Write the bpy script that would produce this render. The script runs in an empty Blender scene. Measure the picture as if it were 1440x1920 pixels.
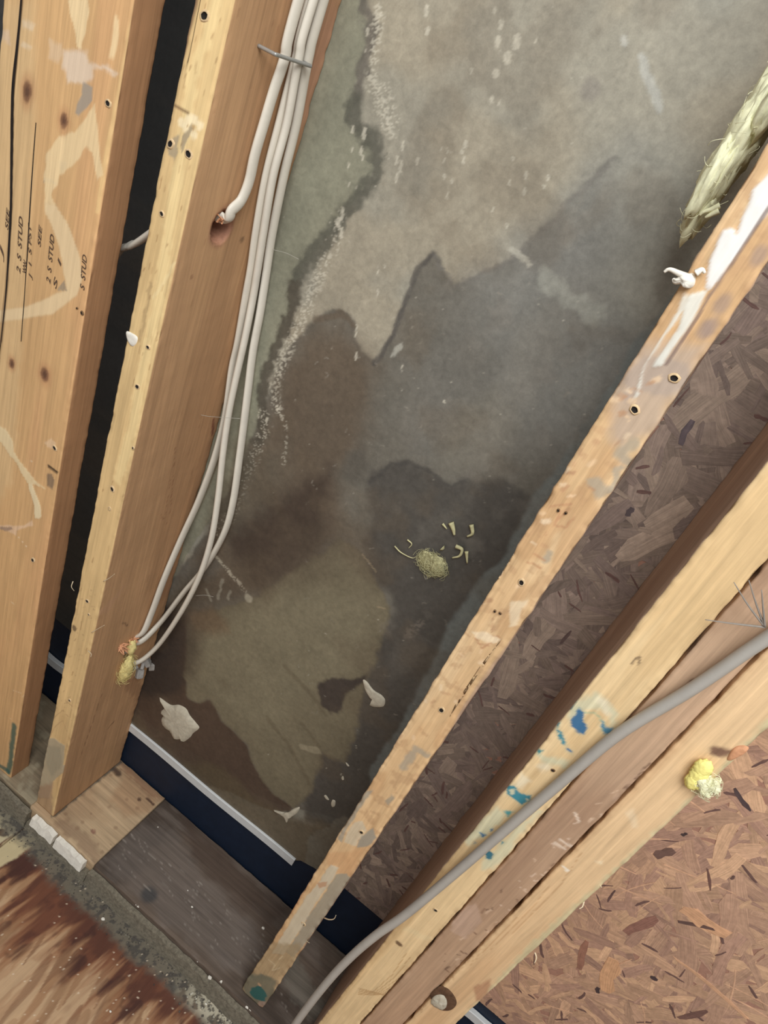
import bpy, bmesh, math, random
import numpy as np
from mathutils import Matrix, Vector

# ------------------------------------------------------------------ camera, world, lights, exposure
SC = bpy.context.scene
COL = SC.collection
F, CX, CY = 1364.74, 720.0, 960.0
CAM = np.array([0.4047, -0.4966, 1.1018])
def _rot(ax, deg):
    return np.array(Matrix.Rotation(math.radians(deg), 3, ax))
RC = _rot('Z', 16.051) @ _rot('X', 57.9544) @ _rot('Z', 25.3195)
cd = bpy.data.cameras.new('camera'); cam = bpy.data.objects.new('camera', cd); COL.objects.link(cam)
cd.sensor_fit = 'VERTICAL'; cd.sensor_height = 36.0; cd.lens = F / 1920.0 * 36.0
cd.clip_start = 0.01; cd.clip_end = 50
cam.matrix_world = Matrix.Translation(CAM.tolist()) @ Matrix(RC.tolist()).to_4x4()
SC.camera = cam
w = bpy.data.worlds.new('room_light'); SC.world = w; w.use_nodes = True
wb = w.node_tree.nodes['Background']; wb.inputs[0].default_value = (0.95, 0.97, 1.0, 1); wb.inputs[1].default_value = 0.34
def area(name, loc, target, sx, sy, energy, color):
    l = bpy.data.lights.new(name, 'AREA'); l.shape = 'RECTANGLE'; l.size = sx; l.size_y = sy; l.energy = energy; l.color = color
    o = bpy.data.objects.new(name, l); COL.objects.link(o); o.location = loc
    o.rotation_euler = (Vector(target) - Vector(loc)).to_track_quat('-Z', 'Y').to_euler()
    return o
area('added_daylight', (0.68, -0.98, 2.00), (0.40, 0.05, 0.85), 0.9, 0.9, 33.0, (0.97, 0.985, 1.0))  # unseen area light added near the camera, placed for its falloff
SC.view_settings.view_transform = 'Standard'; SC.view_settings.look = 'None'
SC.view_settings.exposure = 0.0; SC.view_settings.gamma = 1.0; SC.view_settings.use_curve_mapping = False

# ------------------------------------------------------------------ helpers
rnd = random.Random(7)
D = 0.1323          # depth of the studs: the face of the sheathing
HT = 2.40
def at(u, v, ax, val):
    """photo pixel -> the point where its ray meets the plane coordinate[ax] = val"""
    d = RC @ np.array([(u - CX) / F, -(v - CY) / F, -1.0]); t = (val - CAM[ax]) / d[ax]
    return CAM + t * d
def L(c):
    c = np.asarray(c, float) / 255.0
    return np.where(c <= 0.04045, c / 12.92, ((c + 0.055) / 1.055) ** 2.4)
_lat = {}
def vnoise(x, y, seed=0):
    if seed not in _lat: _lat[seed] = np.random.RandomState(seed + 11).rand(256, 256)
    T = _lat[seed]
    xi = np.floor(x).astype(int); yi = np.floor(y).astype(int); fx = x - xi; fy = y - yi
    fx = fx * fx * (3 - 2 * fx); fy = fy * fy * (3 - 2 * fy)
    a = T[xi & 255, yi & 255]; b = T[(xi + 1) & 255, yi & 255]; c = T[xi & 255, (yi + 1) & 255]; d = T[(xi + 1) & 255, (yi + 1) & 255]
    return a + (b - a) * fx + (c - a) * fy + (a - b - c + d) * fx * fy
def fbm(x, y, seed=0, oct=4):
    s = 0; a = 0.5; t = 0
    for i in range(oct):
        s = s + a * vnoise(x, y, seed + i); t += a; a *= 0.5; x = x * 2.03 + 17.1; y = y * 2.03 + 5.7
    return s / t
def sstep(e0, e1, x):
    t = np.clip((x - e0) / (e1 - e0), 0, 1); return t * t * (3 - 2 * t)
def sdpoly(P, V):
    d = np.full(len(P), 1e9); s = np.zeros(len(P), bool); n = len(V)
    for i in range(n):
        a = V[i]; b = V[i - 1]; e = b - a; w_ = P - a
        t = np.clip((w_ @ e) / (e @ e + 1e-18), 0, 1); q = w_ - t[:, None] * e
        d = np.minimum(d, (q * q).sum(1))
        c = ((a[1] > P[:, 1]) != (b[1] > P[:, 1]))
        with np.errstate(divide='ignore', invalid='ignore'):
            xi = e[0] * (P[:, 1] - a[1]) / (e[1] if abs(e[1]) > 1e-15 else 1e-15) + a[0]
        s ^= c & (P[:, 0] < xi)
    d = np.sqrt(d); return np.where(s, -d, d)
def sdline(P, V):
    d = np.full(len(P), 1e9)
    for i in range(len(V) - 1):
        a = V[i]; e = V[i + 1] - a; w_ = P - a
        t = np.clip((w_ @ e) / (e @ e + 1e-18), 0, 1); q = w_ - t[:, None] * e
        d = np.minimum(d, (q * q).sum(1))
    return np.sqrt(d)

class Paint:
    """colours the vertices of one face by its own stains, patches and marks (plane coordinates in metres)"""
    def __init__(s, P, ax, val, base, gain, seed=0, grain=1.0):
        s.P = P; s.ax = ax; s.val = val; s.gain = gain; s.seed = seed
        s.c = np.tile(L(base) * gain, (len(P), 1)); s.g = np.full(len(P), grain); s.h = np.zeros(len(P))
    def w(s, pts, off=(0, 0), k=1.0):
        i = [a for a in range(3) if a != s.ax]
        return np.array([at(off[0] + x / k, off[1] + y / k, s.ax, s.val)[i] for x, y in pts])
    def near(s, V, m):
        lo = V.min(0) - m; hi = V.max(0) + m
        return np.where(((s.P >= lo) & (s.P <= hi)).all(1))[0]
    def put(s, idx, m, color, op, grain=None, lift=0.0):
        m = np.clip(m * op, 0, 1)[:, None]
        s.c[idx] = s.c[idx] * (1 - m) + (L(color) * s.gain) * m
        if grain is not None: s.g[idx] = s.g[idx] * (1 - m[:, 0]) + grain * m[:, 0]
        if lift: s.h[idx] += lift * m[:, 0]
    def poly(s, pts, color, soft=.002, op=1.0, warp=.003, fr=120, off=(0, 0), k=1.0, grain=None, lift=0.0, edge=None):
        V = s.w(pts, off, k); idx = s.near(V, soft + warp + .002 + (.012 if edge else 0))
        if not len(idx): return
        P = s.P[idx]; sd = s.seed + len(pts)
        Q = P + warp * 2 * np.stack([fbm(P[:, 0] * fr, P[:, 1] * fr, sd) - .5, fbm(P[:, 0] * fr, P[:, 1] * fr, sd + 9) - .5], 1)
        d = sdpoly(Q, V); s.put(idx, sstep(soft, -soft, d), color, op, grain, lift)
        if edge: s.put(idx, np.exp(-((d) / edge[1]) ** 2), edge[0], edge[2])
    def line(s, pts, width, color, op=1.0, warp=.002, fr=150, soft=None, off=(0, 0), k=1.0, grain=None, lift=0.0, speck=None):
        V = s.w(pts, off, k); soft = soft or width * .5; idx = s.near(V, width + warp + soft)
        if not len(idx): return
        P = s.P[idx]; sd = s.seed + len(pts) + 3
        Q = P + warp * 2 * np.stack([fbm(P[:, 0] * fr, P[:, 1] * fr, sd) - .5, fbm(P[:, 0] * fr, P[:, 1] * fr, sd + 9) - .5], 1)
        m = sstep(width * .5 + soft * .5, width * .5 - soft * .5, sdline(Q, V))
        if speck: m = m * sstep(speck[1] - .05, speck[1] + .05, fbm(P[:, 0] * speck[0], P[:, 1] * speck[0], sd + 21, 3))
        s.put(idx, m, color, op, grain, lift)
    def dot(s, u, v, r, color, op=1.0, soft=.5, stretch=1.0, grain=None, warp=.25, off=(0, 0), k=1.0):
        c = s.w([(u, v)], off, k); idx = s.near(c, r * max(1, stretch) * 1.6)
        if not len(idx): return
        q = s.P[idx] - c; a = np.arctan2(q[:, 1], q[:, 0])
        d = np.hypot(q[:, 0], q[:, 1] / stretch) / r * (1 + warp * (fbm(a * 1.3 + u, a * 0 + v, s.seed, 2) - .5))
        s.put(idx, sstep(1 + soft * .5, 1 - soft * .5, d), color, op, grain)
    def mottle(s, sc, amt, seed=0, sx=1.0, sy=1.0, oct=4):
        n = fbm(s.P[:, 0] * sc * sx, s.P[:, 1] * sc * sy, s.seed + seed, oct)
        s.c *= (1 + amt * 2 * (n - .5))[:, None]
    def tint(s, sc, color, lo, hi, op, seed=0, sx=1.0, sy=1.0, oct=4):
        n = fbm(s.P[:, 0] * sc * sx, s.P[:, 1] * sc * sy, s.seed + seed, oct)
        s.put(np.arange(len(s.P)), sstep(lo, hi, n), color, op)

def mat(name, rough=.7, grainscale=None, gamt=.25, speck=0.0, bump=.15, color=None, metallic=0.0, spec=.3):
    m = bpy.data.materials.new(name); m.use_nodes = True; nt = m.node_tree; N = nt.nodes; K = nt.links
    b = N['Principled BSDF']; b.inputs['Roughness'].default_value = rough; b.inputs['Metallic'].default_value = metallic
    b.inputs['Specular IOR Level'].default_value = spec
    tc = N.new('ShaderNodeTexCoord'); oi = N.new('ShaderNodeObjectInfo')
    mp = N.new('ShaderNodeMapping'); mp.inputs['Scale'].default_value = grainscale or (300, 300, 300)
    ad = N.new('ShaderNodeVectorMath'); ad.operation = 'ADD'; K.new(tc.outputs['Object'], ad.inputs[0]); K.new(oi.outputs['Random'], ad.inputs[1])
    K.new(ad.outputs[0], mp.inputs[0])
    nz = N.new('ShaderNodeTexNoise'); nz.inputs['Scale'].default_value = 1.0; nz.inputs['Detail'].default_value = 5; nz.inputs['Roughness'].default_value = .62; nz.inputs['Distortion'].default_value = .4
    K.new(mp.outputs[0], nz.inputs['Vector'])
    if color is None:
        at_ = N.new('ShaderNodeAttribute'); at_.attribute_name = 'Col'; base = at_.outputs['Color']; ga = at_.outputs['Alpha']
    else:
        rgb = N.new('ShaderNodeRGB'); rgb.outputs[0].default_value = (*L(color), 1); base = rgb.outputs[0]; ga = None
    mr = N.new('ShaderNodeMapRange'); mr.inputs['From Min'].default_value = .3; mr.inputs['From Max'].default_value = .7
    mr.inputs['To Min'].default_value = -gamt; mr.inputs['To Max'].default_value = gamt; mr.clamp = False
    K.new(nz.outputs['Fac'], mr.inputs['Value'])
    val = mr.outputs[0]
    if ga is not None:
        mu = N.new('ShaderNodeMath'); mu.operation = 'MULTIPLY'; K.new(val, mu.inputs[0]); K.new(ga, mu.inputs[1]); val = mu.outputs[0]
    if speck:
        n2 = N.new('ShaderNodeTexNoise'); n2.inputs['Scale'].default_value = 900; n2.inputs['Detail'].default_value = 2; K.new(ad.outputs[0], n2.inputs['Vector'])
        m2 = N.new('ShaderNodeMath'); m2.operation = 'MULTIPLY_ADD'; m2.inputs[1].default_value = speck * 2; m2.inputs[2].default_value = -speck
        K.new(n2.outputs['Fac'], m2.inputs[0])
        a2 = N.new('ShaderNodeMath'); a2.operation = 'ADD'; K.new(val, a2.inputs[0]); K.new(m2.outputs[0], a2.inputs[1]); val = a2.outputs[0]
    on = N.new('ShaderNodeMath'); on.operation = 'ADD'; on.inputs[1].default_value = 1.0; K.new(val, on.inputs[0])
    vm = N.new('ShaderNodeVectorMath'); vm.operation = 'SCALE'; K.new(base, vm.inputs[0]); K.new(on.outputs[0], vm.inputs['Scale'])
    K.new(vm.outputs[0], b.inputs['Base Color'])
    if bump:
        bp = N.new('ShaderNodeBump'); bp.inputs['Strength'].default_value = bump; bp.inputs['Distance'].default_value = .0008
        K.new(nz.outputs['Fac'], bp.inputs['Height']); K.new(bp.outputs[0], b.inputs['Normal'])
    return m

M = {}
M['wood_z'] = mat('sawn_wood_vertical', .72, (260, 260, 9), .16, .03, .25)
M['wood_x'] = mat('sawn_wood_along_wall', .8, (9, 240, 240), .22, .05, .25)
M['ply'] = mat('plywood_veneer', .75, (240, 14, 240), .10, .04, .2)
M['board'] = mat('paper_faced_sheathing', .58, (170, 170, 170), .13, .10, .15, spec=.4)
M['osb'] = mat('pressed_strands', .7, (300, 300, 300), .12, .04, .25)
def strand_grain(m):
    nt = m.node_tree; N = nt.nodes; K = nt.links; a = N.new('ShaderNodeAttribute'); a.attribute_name = 'along'
    mp = N.new('ShaderNodeMapping'); mp.inputs['Scale'].default_value = (35, 900, 1)
    nz = N.new('ShaderNodeTexNoise'); nz.inputs['Scale'].default_value = 1; nz.inputs['Detail'].default_value = 4
    K.new(a.outputs['Vector'], mp.inputs[0]); K.new(mp.outputs[0], nz.inputs['Vector'])
    mr = N.new('ShaderNodeMapRange'); mr.inputs['From Min'].default_value = .3; mr.inputs['From Max'].default_value = .7; mr.inputs['To Min'].default_value = .80; mr.inputs['To Max'].default_value = 1.18
    K.new(nz.outputs['Fac'], mr.inputs['Value']); b = N['Principled BSDF']; src = b.inputs['Base Color'].links[0].from_socket
    vm = N.new('ShaderNodeVectorMath'); vm.operation = 'SCALE'; K.new(src, vm.inputs[0]); K.new(mr.outputs[0], vm.inputs['Scale']); K.new(vm.outputs[0], b.inputs['Base Color'])
M['strand'] = mat('grainy_strands', .7, (160, 160, 160), .14, .05, .25); strand_grain(M['strand'])
M['attr'] = mat('crumbly_mixed', .9, (400, 400, 400), .2, .05, .3)
M['cable_white'] = mat('white_cable_jacket', .42, (60, 60, 60), .05, 0, .05, color=(212, 205, 190))
M['cable_grey'] = mat('grey_cable_jacket', .5, (60, 60, 60), .05, .02, .05, color=(170, 165, 156))
M['navy'] = mat('navy_membrane', .6, (80, 80, 80), .15, .05, .1, color=(20, 32, 50))
M['strip'] = mat('white_plastic', .5, (90, 90, 90), .06, .02, .05, color=(200, 202, 200))
M['steel'] = mat('dull_steel', .38, (90, 90, 90), .1, 0, .05, color=(168, 168, 164), metallic=.5)
M['hole'] = mat('dark_hole', .95, (200, 200, 200), .2, 0, 0, color=(34, 27, 22))
M['bark'] = mat('bark', .9, (200, 200, 200), .4, .1, .3, color=(96, 70, 50))
M['ink'] = mat('faded_black_ink', .85, (900, 900, 900), .5, 0, 0, color=(92, 72, 56))
M['plaster'] = mat('white_plaster', .85, (160, 160, 160), .1, .05, .2, color=(228, 222, 208))
M['mud'] = mat('grey_mortar', .9, (160, 160, 160), .14, .06, .25, color=(188, 180, 160))
M['wool'] = mat('yellow_glass_wool', .95, (160, 160, 160), .2, .05, .3, color=(222, 206, 140))
M['wool_dim'] = mat('shaded_glass_wool', .95, (160, 160, 160), .25, .05, .3, color=(196, 190, 146))  # greyer wool: the dim spot of the scrap is put into the colour
M['wool_pale'] = mat('pale_glass_wool', .95, (160, 160, 160), .15, .05, .3, color=(232, 230, 192))
M['wool_bright'] = mat('lemon_glass_wool', .95, (160, 160, 160), .15, .05, .3, color=(240, 228, 138))
M['splinter'] = mat('torn_wood', .85, (200, 200, 200), .2, .05, .2, color=(205, 150, 112))
M['fibre'] = mat('pale_fibre', .9, (200, 200, 200), .1, 0, 0, color=(222, 204, 172))
M['greyfibre'] = mat('grey_fibre', .9, (200, 200, 200), .1, 0, 0, color=(140, 132, 122))
M['cobweb'] = mat('cobweb', .9, (200, 200, 200), .1, 0, 0, color=(176, 172, 160))
M['foam'] = mat('grey_foam', .85, (200, 200, 200), .15, .05, .2, color=(150, 146, 140))

def mkobj(name, verts, faces, material, parent=None, loc=None, smooth=True, attr=None, **tags):
    """verts in world metres; the object's origin sits at loc (the thing's base), a part's at its parent's"""
    verts = np.asarray(verts, float)
    if parent is not None: org = np.array(parent['_o'])
    elif loc is not None: org = np.asarray(loc, float)
    else: org = np.array([*(verts[:, :2].min(0) + verts[:, :2].max(0)) / 2, verts[:, 2].min()])
    me = bpy.data.meshes.new(name); me.from_pydata((verts - org).tolist() if len(verts) < 20000 else [], [], faces if len(verts) < 20000 else [])
    if len(verts) >= 20000:
        fa = np.asarray(faces[0]); me.vertices.add(len(verts)); me.vertices.foreach_set('co', (verts - org).astype(np.float32).ravel())
        extra = faces[1]; nl = fa.size + sum(len(f) for f in extra); me.loops.add(nl)
        me.loops.foreach_set('vertex_index', np.concatenate([fa.ravel()] + [np.array(f) for f in extra]).astype(np.int32))
        n = len(fa) + len(extra); me.polygons.add(n)
        st = list(range(0, fa.size, 4)); c = fa.size
        for f in extra: st.append(c); c += len(f)
        me.polygons.foreach_set('loop_start', np.array(st, np.int32)); me.update(calc_edges=True); me.validate()
    if smooth: me.polygons.foreach_set('use_smooth', np.ones(len(me.polygons), bool))
    if attr is not None:
        a = me.color_attributes.new('Col', 'FLOAT_COLOR', 'POINT')
        a.data.foreach_set('color', np.asarray(attr, np.float32).ravel())
    me.materials.append(M[material] if isinstance(material, str) else material)
    me.update()
    o = bpy.data.objects.new(name, me); COL.objects.link(o); o['_o'] = org.tolist()
    if parent is not None: o.parent = parent
    else: o.location = org.tolist()
    for k_, v_ in tags.items(): o[k_] = v_
    return o
def tag(o, label=None, category=None, group=None, kind=None):
    for k_, v_ in (('label', label), ('category', category), ('group', group), ('kind', kind)):
        if v_: o[k_] = v_
    return o
def box(x0, x1, y0, y1, z0, z1):
    v = [(x, y, z) for z in (z0, z1) for y in (y0, y1) for x in (x0, x1)]
    return v, [(0, 2, 3, 1), (4, 5, 7, 6), (0, 1, 5, 4), (2, 6, 7, 3), (0, 4, 6, 2), (1, 3, 7, 5)]
def tube(path, rx, ry=None, seg=10, up=(0, 0, 1), taper=None, caps=True):
    """a swept oval; rx across, ry along 'up'"""
    P = np.asarray(path, float); ry = ry or rx; n = len(P); T = np.gradient(P, axis=0); T /= np.linalg.norm(T, axis=1)[:, None] + 1e-12
    V = []; F_ = []; U = np.asarray(up, float)
    for i in range(n):
        a = np.cross(T[i], U); a /= np.linalg.norm(a) + 1e-9; b = np.cross(a, T[i]); t = 1.0 if taper is None else taper[i]
        for j in range(seg):
            th = 2 * math.pi * j / seg; V.append(P[i] + t * (rx * math.cos(th) * a + ry * math.sin(th) * b))
    for i in range(n - 1):
        for j in range(seg):
            k_ = (j + 1) % seg; F_.append((i * seg + j, i * seg + k_, (i + 1) * seg + k_, (i + 1) * seg + j))
    if caps: F_.append(tuple(range(seg - 1, -1, -1))); F_.append(tuple(range((n - 1) * seg, n * seg)))
    return V, F_
def smoothpath(P, m=8):
    P = np.asarray(P, float); Q = np.vstack([2 * P[0] - P[1], P, 2 * P[-1] - P[-2]]); out = []
    for i in range(1, len(Q) - 2):
        p0, p1, p2, p3 = Q[i - 1:i + 3]
        for t in np.linspace(0, 1, m, endpoint=False):
            out.append(.5 * ((2 * p1) + (p2 - p0) * t + (2 * p0 - 5 * p1 + 4 * p2 - p3) * t * t + (3 * p1 - p0 - 3 * p2 + p3) * t ** 3))
    out.append(P[-1]); return np.array(out)
def merge(parts):
    V = []; F_ = []
    for v, f in parts:
        o = len(V); V.extend([tuple(p) for p in v]); F_.extend([tuple(i + o for i in q) for q in f])
    return V, F_

def board(name, p, q, l, axis, fine, lf, material, gain, base, ops=None, seed=0, bases=None, wob=.0005, rad=.0018, parent=None, shape=None):
    """a sawn board: cross-section p x q lofted along l. axis 'Z': p=x q=y l=z, axis 'X': p=y q=z l=x.
    fine: face -> vertex spacing, lf: (from, to, step) of the closely sampled stretch"""
    (p0, p1), (q0, q1), (l0, l1) = p, q, l
    pts = []; fc = []
    def edge(a, b, face):
        n = max(1, int(round(math.hypot(b[0] - a[0], b[1] - a[1]) / fine.get(face, .03))))
        for i in range(n + 1):
            t = i / n; pts.append((a[0] + (b[0] - a[0]) * t, a[1] + (b[1] - a[1]) * t)); fc.append(face)
    r = rad; h = r * .3
    edge((p0 + r, q0), (p1 - r, q0), 'q0'); pts.append((p1 - h, q0 + h)); fc.append('q0')
    edge((p1, q0 + r), (p1, q1 - r), 'p1'); pts.append((p1 - h, q1 - h)); fc.append('p1')
    edge((p1 - r, q1), (p0 + r, q1), 'q1'); pts.append((p0 + h, q1 - h)); fc.append('q1')
    edge((p0, q1 - r), (p0, q0 + r), 'p0'); pts.append((p0 + h, q0 + h)); fc.append('q0')
    pts = np.array(pts); fc = np.array(fc); n = len(pts)
    ls = [l0]
    while ls[-1] < l1 - 1e-6:
        c = ls[-1]; ls.append(min(l1, c + (lf[2] if lf[0] - 1e-6 <= c < lf[1] else .12 if c >= lf[1] else min(.12, max(lf[0] - c, 1e-3)))))
    ls = np.array(ls); m = len(ls)
    PQ = np.tile(pts, (m, 1)); LL = np.repeat(ls, n); FC = np.tile(fc, m); R_ = np.tile(np.arange(n), m)
    nrm = {'q0': (0, -1), 'q1': (0, 1), 'p0': (-1, 0), 'p1': (1, 0)}
    NN = np.array([nrm[f] for f in fc]); NN = np.tile(NN, (m, 1)).astype(float)
    ctr = np.array([(p0 + p1) / 2, (q0 + q1) / 2])
    # edges wander and chip a little
    ed = np.minimum(np.minimum(PQ[:, 0] - p0, p1 - PQ[:, 0]) + np.minimum(PQ[:, 1] - q0, q1 - PQ[:, 1]), .01)
    cor = sstep(.006, 0, ed)
    wv = (fbm(LL * 30 + seed * 3.1, R_ * .07, seed) - .5) * 2 * wob + cor * (fbm(LL * 90 + seed, np.sign(PQ[:, 0] - ctr[0]) * 3 + np.sign(PQ[:, 1] - ctr[1]) + 9.0, seed + 5) - .62) * wob * 5
    PQ = PQ + NN * wv[:, None]
    W3 = (np.stack([PQ[:, 0], PQ[:, 1], LL], 1) if axis == 'Z' else np.stack([LL, PQ[:, 0], PQ[:, 1]], 1))
    cols = np.ones((len(W3), 4)); cols[:, :3] = L(base) * gain
    axw = {('Z', 'q0'): (1, q0), ('Z', 'q1'): (1, q1), ('Z', 'p0'): (0, p0), ('Z', 'p1'): (0, p1),
           ('X', 'q0'): (2, q0), ('X', 'q1'): (2, q1), ('X', 'p0'): (1, p0), ('X', 'p1'): (1, p1)}
    for f in ('q0', 'p1', 'p0', 'q1'):
        idx = np.where(FC == f)[0]; ax, val = axw[(axis, f)]; i2 = [a for a in range(3) if a != ax]
        pt = Paint(W3[idx][:, i2], ax, val, (bases or {}).get(f, base), gain, seed + ord(f[0]) + int(f[1]) * 7)
        li = 1 if axis == 'Z' else 0; sx, sy = (1.0, .06) if li == 1 else (.06, 1.0)
        pt.mottle(70, .10, 1, sx, sy); pt.mottle(16, .09, 2, 1, .35 if li else 1)
        if ops and f in ops: ops[f](pt)
        cols[idx, :3] = pt.c; cols[idx, 3] = pt.g
        W3[idx] += pt.h[:, None] * (np.array([NN[idx, 0], NN[idx, 1], 0 * pt.h]).T if axis == 'Z' else np.array([0 * pt.h, NN[idx, 0], NN[idx, 1]]).T)
    if shape: shape(W3, FC)
    ii = np.arange(m - 1)[:, None] * n; jj = np.arange(n)[None, :]; kk = (jj + 1) % n
    fa = np.stack([ii + jj, ii + kk, ii + n + kk, ii + n + jj], -1).reshape(-1, 4)
    caps = [list(range(n - 1, -1, -1)), list(range((m - 1) * n, m * n))]
    lum = (cols[:, :3] @ np.array([.3, .55, .15]))[:, None]; cols[:, :3] = np.clip(lum + (cols[:, :3] - lum) * (.88 if axis == 'Z' else .95), .003, .95)
    faces = [fa, caps] if len(W3) >= 20000 else [tuple(x) for x in fa.tolist()] + [tuple(c) for c in caps]
    return mkobj(name, W3, faces, material, parent=parent, attr=cols)

def groove(W3, FC, face, pts, width, depth, ax, val, sgn):
    """press a crack or hole into a board's face"""
    i2 = [a for a in range(3) if a != ax]
    V = np.array([at(x, y, ax, val)[i2] for x, y in pts]); idx = np.where(FC == face)[0]
    d = sdline(W3[idx][:, i2], V); W3[idx, ax] += sgn * depth * sstep(width * .5 + .0008, width * .5 - .0008, d)

def pix(pts, ax, val): return np.array([at(x, y, ax, val) for x, y in pts])
def nailhole(parent, u, v, ax, val, r=.0022, sgn=-1, halo=True):
    """an empty nail or screw hole: a dark well inside a torn rim"""
    c = at(u, v, ax, val); i2 = [a for a in range(3) if a != ax]; V = []; Fq = []
    rings = [(0, .00035), (r, .00035), (r * 1.05, .0011), (r * 1.45, .0006), (r * 1.7, -.0002)] ; sg = 12
    for k_, (rr, h) in enumerate(rings):
        for j in range(sg):
            th = 2 * math.pi * j / sg; p_ = c.copy(); w_ = 1 + .12 * math.sin(2 * th + u) + .06 * math.sin(5 * th + v)
            p_[i2[0]] += rr * w_ * math.cos(th); p_[i2[1]] += rr * w_ * math.sin(th); p_[ax] += sgn * h; V.append(p_)
    for k_ in range(len(rings) - 1):
        for j in range(sg):
            j2 = (j + 1) % sg; Fq.append((k_ * sg + j, k_ * sg + j2, (k_ + 1) * sg + j2, (k_ + 1) * sg + j))
    cc = np.ones((len(V), 4)); cc[:2 * sg, :3] = L((30, 25, 22)); cc[2 * sg:, :3] = L((206, 178, 138) if halo else (110, 84, 58))
    return mkobj('nail_hole', V, Fq, 'attr', parent=parent, attr=cc)
def splat(name, pts, ax, val, thick, material, parent=None, off=(0, 0), k=1.0, sgn=-1, seed=1, rough=.5):
    """a lump of stuff stuck on a face: outline on the face, domed and lumpy"""
    V2 = np.array([at(off[0] + x / k, off[1] + y / k, ax, val) for x, y in pts])
    m_ = len(V2); V2 = smoothpath(np.vstack([V2, V2, V2]), 5)[m_ * 5:m_ * 10]; c = V2.mean(0); n = len(V2); V = []; Fq = []
    fr = [1.0, .92, .7, .4, .15]; hs = [-.0006, .7, .95, 1.0, 1.0]; rm_ = .8 * float(np.median(np.linalg.norm(V2 - c, axis=1)))
    for s_, h in zip(fr, hs):
        for j in range(n):
            p_ = c + (V2[j] - c) * s_ * (s_ ** 1.5 + (1 - s_ ** 1.5) * rm_ / (np.linalg.norm(V2[j] - c) + 1e-9)); hh = h * thick * (1 + rough * 1.2 * (float(fbm(np.array([p_[0] * 300 + seed]), np.array([p_[1] * 300 + p_[2] * 300]), seed % 30, 3)[0]) - .5)) if h > 0 else h; p_[ax] = val + sgn * hh; V.append(p_)
    for i in range(len(fr) - 1):
        for j in range(n):
            j2 = (j + 1) % n; Fq.append((i * n + j, i * n + j2, (i + 1) * n + j2, (i + 1) * n + j))
    Fq.append(tuple((len(fr) - 1) * n + j for j in range(n)))
    return mkobj(name, V, Fq, material, parent=parent)
def lump(c, r, seed, sub=3, amp=.35, fr=2.2):
    bm = bmesh.new(); bmesh.ops.create_icosphere(bm, subdivisions=sub, radius=1.0); V = []
    for v in bm.verts:
        p_ = v.co; n = float(fbm(np.array([p_.x * fr + seed]), np.array([p_.y * fr + p_.z * 1.7 * fr + seed * 3.3]), seed % 40, 4)[0]) - .5
        s_ = 1 + amp * 2 * n; V.append((c[0] + p_.x * r[0] * s_, c[1] + p_.y * r[1] * s_, c[2] + p_.z * r[2] * s_))
    Fq = [tuple(x.index for x in f.verts) for f in bm.faces]; bm.free(); return V, Fq
def fibres(c, r, n, length, rad, seed):
    rr = random.Random(seed); parts = []
    for _ in range(n):
        d = np.array([rr.gauss(0, 1) for _ in range(3)]); d /= np.linalg.norm(d)
        s_ = np.array(c) + d * np.array(r) * rr.uniform(.75, 1.0); t = np.cross(d, [rr.gauss(0, 1) for _ in range(3)]); t /= np.linalg.norm(t) + 1e-9
        b = d * .35 + t; ln = length * rr.uniform(.5, 1.3); cur = np.cross(b, d) * rr.uniform(-.6, .6)
        path = [s_ + b * ln * (x - .5) + cur * ln * (x * x) + d * ln * .3 * math.sin(3 * x) for x in np.linspace(0, 1, 6)]
        parts.append(tube(path, rad, seg=3, caps=False))
    return merge(parts)
def wool(name, u, v, ax, val, r, material, label, seed, nf=70, fl=.02, push=None, lumps=14, amp=.5):
    c = at(u, v, ax, val) + np.array(push or (0, 0, 0)); rq = random.Random(seed); r3 = np.array(r)
    o = mkobj(name, *merge([lump(c, r3 * .8, seed, 4, amp, 3.0)] + [lump(c + r3 * .62 * np.array([rq.uniform(-1, 1) for _ in range(3)]), r3 * rq.uniform(.3, .6), seed + i, 3, .5, 4.0) for i in range(lumps)]), material, loc=c)
    tag(o, label, 'insulation'); mkobj('loose_fibres', *fibres(c, r, nf, fl * .45, .0002, seed), material, parent=o, kind='stuff'); return o
def thread(name, pts, rad, material, parent=None, taper=True, seg=5):
    P = smoothpath(pts, 6); tp = np.linspace(1, .35, len(P)) if taper else None
    return mkobj(name, *tube(P, rad, seg=seg, up=(.3, .9, .2), taper=tp), material, parent=parent)

# ------------------------------------------------------------------ the setting: sheathed wall, floor
G_SH, G_OSB, G_ST, G_FL = 1.16, 1.35, 1.0, 1.15
wall = mkobj('wall_back', *box(-.75, 1.7, D + .005, D + .02, -.24, HT), 'navy', smooth=False)
tag(wall, 'navy blue membrane seen below the sheathing behind the studs', kind='structure')

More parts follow.
